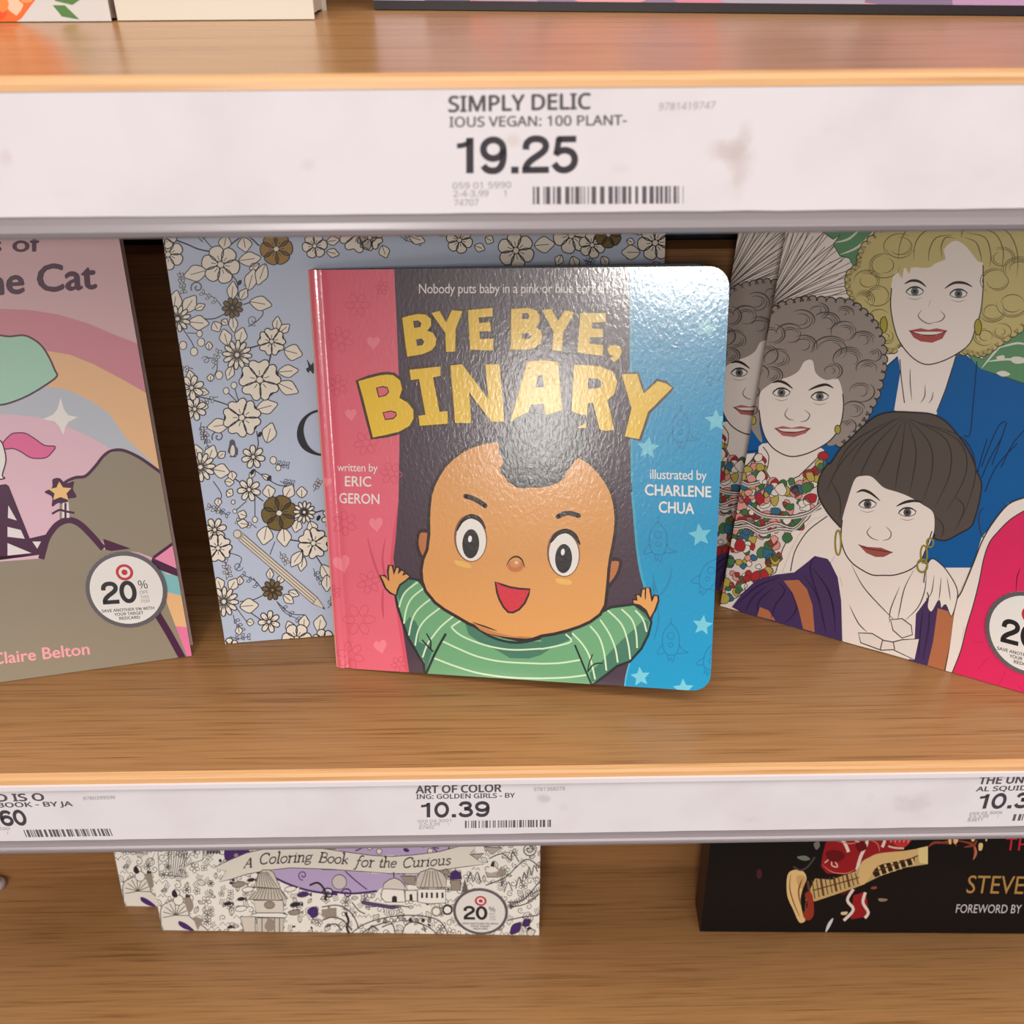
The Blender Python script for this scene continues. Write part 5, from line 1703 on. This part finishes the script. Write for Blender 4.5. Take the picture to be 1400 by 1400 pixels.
def serif_words(k, words):
    """slanted book-face lettering drawn stroke by stroke; unit: x-height .62, capital 1"""
    G = {
        'A': (.72, [('0,0 .42,1.0', .06), ('.42,1.0 .62,0', .13), ('.14,.36 .54,.36', .05), ('-.06,0 .12,0', .05), ('.5,0 .74,0', .05)]),
        'C': (.72, [('.66,.78 .56,.98 .34,1.0 .1,.8 .04,.45 .16,.08 .4,0 .62,.14', .1), ('.66,.98 .66,.72', .05)]),
        'B': (.7, [('.12,0 .2,1.0', .13), ('.05,1.0 .4,1.0 .58,.88 .54,.6 .34,.53 .2,.53', .07), ('.34,.53 .62,.42 .6,.14 .4,0 0,0', .08)]),
        'o': (.56, [('.28,.62 .08,.48 .06,.2 .2,0 .4,.06 .5,.3 .44,.56 .28,.62', .085)]),
        'l': (.3, [('.02,1.04 .14,1.06 .14,.12 .26,0', .11), ('.04,0 .28,0', .05)]),
        'r': (.44, [('.02,.6 .14,.62 .14,0', .11), ('.14,.42 .26,.6 .4,.6', .08), ('.02,0 .26,0', .05)]),
        'i': (.3, [('.02,.6 .14,.62 .14,.1 .26,0', .11), ('.13,.84 .16,.86', .13), ('.04,0 .28,0', .05)]),
        'n': (.6, [('.02,.6 .12,.62 .12,0', .11), ('.12,.42 .26,.62 .44,.6 .46,.4 .46,.08 .58,0', .09), ('0,0 .24,0', .05), ('.36,0 .58,0', .05)]),
        'g': (.54, [('.26,.62 .08,.5 .1,.28 .28,.22 .44,.34 .4,.56 .26,.62', .08), ('.4,.56 .54,.64', .06), ('.16,.24 .06,.1 .2,.02 .42,0 .46,-.16 .26,-.28 .06,-.2 .08,-.06 .2,.02', .07)]),
        'k': (.58, [('0,1.04 .12,1.06 .12,0', .11), ('.48,.6 .14,.26', .06), ('.24,.34 .52,0', .1), ('0,0 .24,0', .05)]),
        'f': (.4, [('.5,.96 .4,1.06 .26,.98 .2,.7 .14,.2 .06,-.2 -.08,-.26', .09), ('.04,.6 .38,.6', .05)]),
        't': (.36, [('.2,.86 .14,.14 .22,0 .36,.06', .1), ('.02,.6 .34,.6', .05)]),
        'h': (.6, [('0,1.04 .12,1.06 .12,0', .11), ('.12,.42 .26,.62 .44,.6 .46,.4 .46,.08 .58,0', .09), ('0,0 .24,0', .05)]),
        'e': (.5, [('.08,.34 .44,.36 .4,.58 .24,.62 .08,.48 .06,.2 .2,0 .44,.1', .08)]),
        'u': (.6, [('0,.6 .12,.62 .12,.14 .22,0 .42,.1 .44,.2', .09), ('.34,.6 .46,.62 .46,.08 .58,0', .1)]),
        's': (.44, [('.38,.52 .24,.63 .1,.54 .12,.4 .34,.26 .36,.1 .2,-.01 .04,.1', .085)]),
    }
    k.up()
    for word, p0, p1, hgt in words:
        tot = sum(G[c][0] for c in word)
        dx, dy = (p1[0] - p0[0]) / tot, (p1[1] - p0[1]) / tot
        x = 0
        for c in word:
            adv, strokes = G[c]
            for s, wd in strokes:
                pts = []
                for t_ in s.split():
                    u, v = [float(q) for q in t_.split(',')]
                    uu = x + u + .16 * v
                    pts.append((p0[0] + uu * dx, p0[1] + uu * dy - v * hgt))
                k.stroke(pts, max(1.0, wd * hgt * 1.15), (62, 54, 58), up=False)
            x += adv


curious_books()


# ---- lower shelf right: dark book with a guitar
def guitar_book():
    w, h, t = 0.235, 0.19, 0.022
    root, pl, cov = book('black hardback showing hands on a red guitar, on the lowest shelf', (0.1316, 0.383, Z_L + 0.0004), -0.0248, math.radians(8), w, h, t, ct=0.0028, cover_col=(16, 12, 14),
                         spine_col=(44, 14, 14), rr=0.002, inset=0.003)
    f = Z(940, 1040, 3.0435)
    k = Ink(pl)
    full(k, w, h, (14, 11, 13))
    RED, DR = (150, 26, 34), (84, 16, 20)
    k.poly(f('560,400 575,340 620,310 700,310 720,320 760,300 820,310 850,260 950,260 930,310 900,370 850,380 780,400 720,430 700,470 620,470 580,470 555,440'), RED)
    k.poly(f('640,475 700,455 700,540 640,560'), DR)
    k.poly(f('690,560 740,545 750,600 740,650 680,660'), RED)
    for s, w_ in (('590,325 630,320 655,345 670,380', 4.4), ('745,310 745,345 720,400 705,455', 4.4), ('800,310 820,330 810,360', 4), ('690,535 665,580 690,620 650,665', 4), ('740,548 730,590 752,630 738,655', 4), ('690,325 720,345', 2.6)):
        k.stroke(f(s), w_, (226, 208, 196))
    k.stroke(f('570,425 600,405 600,435 625,440 600,400'), 1.6, (226, 190, 170))
    k.stroke(f('850,320 870,345 905,350 935,310'), 5, (200, 50, 48))
    # strap texture and cuff
    k.stroke(f('835,355 860,362 900,365'), 2.4, (214, 190, 170))
    # neck with strings
    k.poly(f('490,580 530,490 600,495 700,460 720,430 800,395 900,375 995,360 1000,430 900,445 800,480 720,520 620,555 530,585'), (196, 164, 108))
    k.poly(f('770,470 780,440 900,400 945,390 945,430 860,455 780,485'), (44, 28, 24))
    k.up()
    for i in range(6):
        x = 800 + i * 27
        k.stroke(f(f'{x - 6},{440 - i * 9} {x + 8},{478 - i * 9}'), 3, (214, 184, 128), smooth=False, up=False)
    for i in range(12):
        x = 500 + i * 18
        k.stroke(f(f'{x},{500 - i * 3} {x + 12},{580 - i * 6}'), 1.5 if i % 3 else 3.2, (92, 60, 44), smooth=False, up=False)
    k.stroke(f('520,540 700,490 960,395'), 1.6, (90, 56, 40), smooth=False)
    k.poly(f('955,365 1000,355 1000,430 965,425'), (226, 200, 140))
    # hands (in shade, lit at the rims)
    SKN = (224, 186, 128)
    k.poly(f('415,480 440,455 480,460 495,490 480,530 470,580 480,640 490,665 465,672 440,620 415,560'), SKN, smooth=True)
    k.poly(f('455,480 490,485 480,530 460,520'), (204, 160, 104), smooth=True)
    k.poly(f('488,560 500,545 520,560 525,640 500,665 480,640 500,600'), (150, 50, 36), smooth=True)
    k.poly(f('720,430 760,400 800,385 900,375 960,370 940,400 860,420 790,440 740,510 715,505'), (216, 178, 120), smooth=True)
    for s in ('1000,360 1030,340 1090,345', '1040,345 1100,335 1120,355', '1110,330 1180,345 1195,370 1190,410', '1150,360 1190,350 1205,330'):
        k.stroke(f(s), 3.6, (140, 60, 44), taper=2)
    for s in ('1105,310 1120,305 1125,335 1110,345', '1180,305 1192,305 1195,330 1182,335', '1212,345 1228,345 1225,370 1212,372', '1240,320 1246,318 1246,332 1240,335', '1085,320 1095,315 1097,345 1088,345'):
        k.poly(f(s), (232, 190, 130), smooth=True)
    k.stroke(f('1195,355 1200,385 1188,412'), 3, (190, 110, 90), taper=2)
    # shading between the fingers, pickups and knobs
    for s, w_ in (('430,470 425,530 445,600 468,650', 1.6), ('478,490 462,540 470,600', 2.2), ('500,560 490,610 500,650', 1.6)):
        k.stroke(f(s), w_, (120, 76, 48), taper=2)
    for s in ('575,385 600,372 640,378 655,400 625,420 590,415', '700,345 735,338 745,365 712,378'):
        k.poly(f(s), (104, 14, 22), smooth=True)
    for s in ('560,430 600,462 660,468 700,450', '620,335 680,345 720,330', '760,330 790,345 800,380'):
        k.stroke(f(s), 1.4, (226, 120, 110), taper=2)
    k.poly(f('850,255 935,262 925,300 905,350 870,345 840,325'), (190, 44, 46))
    for q in range(5):
        k.stroke(f(f'{845 + q * 18},340 {862 + q * 17},275'), 1.3, (236, 150, 120), smooth=False)
    # small lights and straps
    for s, c in (('525,345 545,335 550,355 535,370', (120, 112, 106)), ('455,400 490,395 510,410 480,415', (110, 120, 104)), ('640,630 665,628 660,640 640,640', (214, 190, 150)), ('795,572 830,575 825,583 800,585', (150, 120, 100)), ('765,525 785,522 785,532 765,534', (140, 70, 60))):
        k.poly(f(s), c, smooth=True)
    k.stroke(f('605,655 590,680 575,712'), 4.4, (206, 206, 206), taper=2)
    k.stroke(f('440,440 470,455 500,440 530,400'), 2.4, (74, 66, 66))
    k.ell(f('298,470')[0], 4, 7, (72, 26, 48), n=12); k.ell(f('525,318')[0], 5, 5, (84, 26, 40), n=12); k.ell(f('482,318')[0], 4, 4, (64, 24, 50), n=12)
    k.build('cover_print', M_DARKC, cov)
    k = Ink(pl, z0=k.z + 1e-5)
    k.text('THE GUITARIST', f('1318,372')[0], f('1900,378')[0], 17, (196, 40, 52), 0.0, shear=.14)
    k.text('STEVEN', f('1158,550')[0], f('1462,555')[0], 24, (176, 134, 74), 0.0, shear=.16)
    k.text('FOREWORD BY', f('1115,632')[0], f('1386,634')[0], 11.5, (206, 200, 200), 0.0, shear=.16)
    k.text('AND FRIENDS', f('1402,634')[0], f('1680,637')[0], 11.5, (206, 200, 200), 0.0, shear=.16)
    k.build('cover_lettering', M_DARKC, cov)


guitar_book()


# ---- uppermost shelf: only the feet of three books show
def top_books():
    root, pl, cov = book('pale grey book with orange blossoms on its cover, leftmost on the uppermost shelf', (-0.1392, 0.3868, Z_U + 0.0003), -0.02, 0.06, 0.15, 0.2, 0.012, cover_col=(196, 192, 190), spine_col=(180, 176, 172), right_edge=True)
    k = Ink(pl)
    full(k, 0.15, 0.2, (204, 200, 198))
    rng = random.Random(3)
    c0 = (0.15 - 0.060, 0.03)
    k.conv = lambda p: p
    k.poly([(0.094 + 0.040 * math.cos(a / 20 * 6.283), 0.030 + 0.036 * math.sin(a / 20 * 6.283)) for a in range(20)], (240, 104, 44))
    for i in range(150):
        a, rr = rng.uniform(0, 6.283), rng.uniform(0, 1) ** .6
        x, y = 0.094 + 0.038 * rr * math.cos(a), 0.030 + 0.036 * rr * math.sin(a)
        s = rng.uniform(.0025, .006)
        k.z = 5e-5 + (i % 10) * 2.5e-6
        k.poly([(x + s * math.cos(q * .785) * rng.uniform(.6, 1), y + s * math.sin(q * .785) * rng.uniform(.6, 1)) for q in range(8)], rng.choice(((250, 130, 60), (240, 96, 40), (252, 152, 90), (226, 78, 34), (250, 190, 160))), up=False)
    k.z = 8e-5
    for x0, y0, x1, y1, ww in ((.130, .0052, .1385, .0006, .004), (.131, .0066, .1450, .0094, .005), (.130, .02, .146, .03, .006)):
        dx, dy = x1 - x0, y1 - y0
        k.poly([(x0, y0), (x0 + dx * .4 - dy / math.hypot(dx, dy) * ww * .5, y0 + dy * .4 + dx / math.hypot(dx, dy) * ww * .5), (x1, y1), (x0 + dx * .4 + dy / math.hypot(dx, dy) * ww * .5, y0 + dy * .4 - dx / math.hypot(dx, dy) * ww * .5)], (78, 122, 60))
    k.build('cover_print', M_MATTE, cov)
    root, pl, cov = book('thick cream book between the flower book and the purple book, on the uppermost shelf', (-0.1375, 0.3885, Z_U + 0.0003), 0.0, 0.05, 0.0712, 0.16, 0.03, cover_col=(212, 202, 188), spine_col=(150, 96, 60), inset=.0015)
    k = Ink(pl)
    full(k, 0.08, 0.2, (212, 204, 190))
    k.build('cover_print', M_MATTE, cov)
    w = 0.30
    root, pl, cov = book('wide hardback with purple and pink clouded cover, at the right of the uppermost shelf', (-0.0478, 0.418, Z_U + 0.0003), -0.14, 0.05, w, 0.22, 0.02, ct=.0028, cover_col=(30, 24, 28), spine_col=(60, 50, 70), inset=.003)
    k = Ink(pl)
    full(k, w, 0.22, (30, 24, 28))  # black strip left at the foot: dark board plus a painted shadow gap
    k.conv = lambda p: p
    k.poly([(0, .0032), (w, .0032), (w, .23), (0, .23)], (142, 118, 150))
    rng = random.Random(9)
    for i in range(90):
        x, y, s = rng.uniform(0, w), rng.uniform(.004, .07), rng.uniform(.006, .02)
        k.z = 6e-5 + (i % 15) * 2.5e-6
        pts = [(x + 1.6 * s * math.cos(q * .5236) * rng.uniform(.8, 1), max(.0032, y + s * math.sin(q * .5236) * rng.uniform(.8, 1))) for q in range(12)]
        k.poly(pts, rng.choice(((206, 128, 150), (176, 142, 176), (126, 108, 140), (188, 150, 170), (214, 150, 158), (110, 98, 128), (168, 160, 178))), up=False, smooth=False)
    k.z = 1.2e-4
    k.poly([(0, .0032), (.02, .0032), (.022, .02), (0, .03)], (190, 186, 206))
    k.build('cover_print', M_MATTE, cov)


top_books()


# ---- small clear peg at the back of the lowest shelf
def peg():
    V_, F_ = [], []
    prof = [(0, .0), (.0052, .0), (.0056, .0008), (.0056, .0030), (.0048, .0042), (.0030, .0048), (.0024, .0066), (.0014, .0074), (0, .0076)]
    n = 20
    for r_, z_ in prof:
        for q in range(n):
            a = 6.2832 * q / n
            V_.append((r_ * math.cos(a), r_ * math.sin(a), z_))
    for i in range(len(prof) - 1):
        for q in range(n):
            q2 = (q + 1) % n
            F_.append((i * n + q, i * n + q2, (i + 1) * n + q2, (i + 1) * n + q))
    d = ray(0, 1211)
    p = d * (Z_L / d.z)
    o = add_mesh('plastic_peg', V_, F_, M_PEG, None, smooth=True)
    o.location = (p.x - 0.0012, p.y, Z_L)
    tag(o, 'small clear plastic peg on the lowest shelf at the left edge', 'peg')


peg()
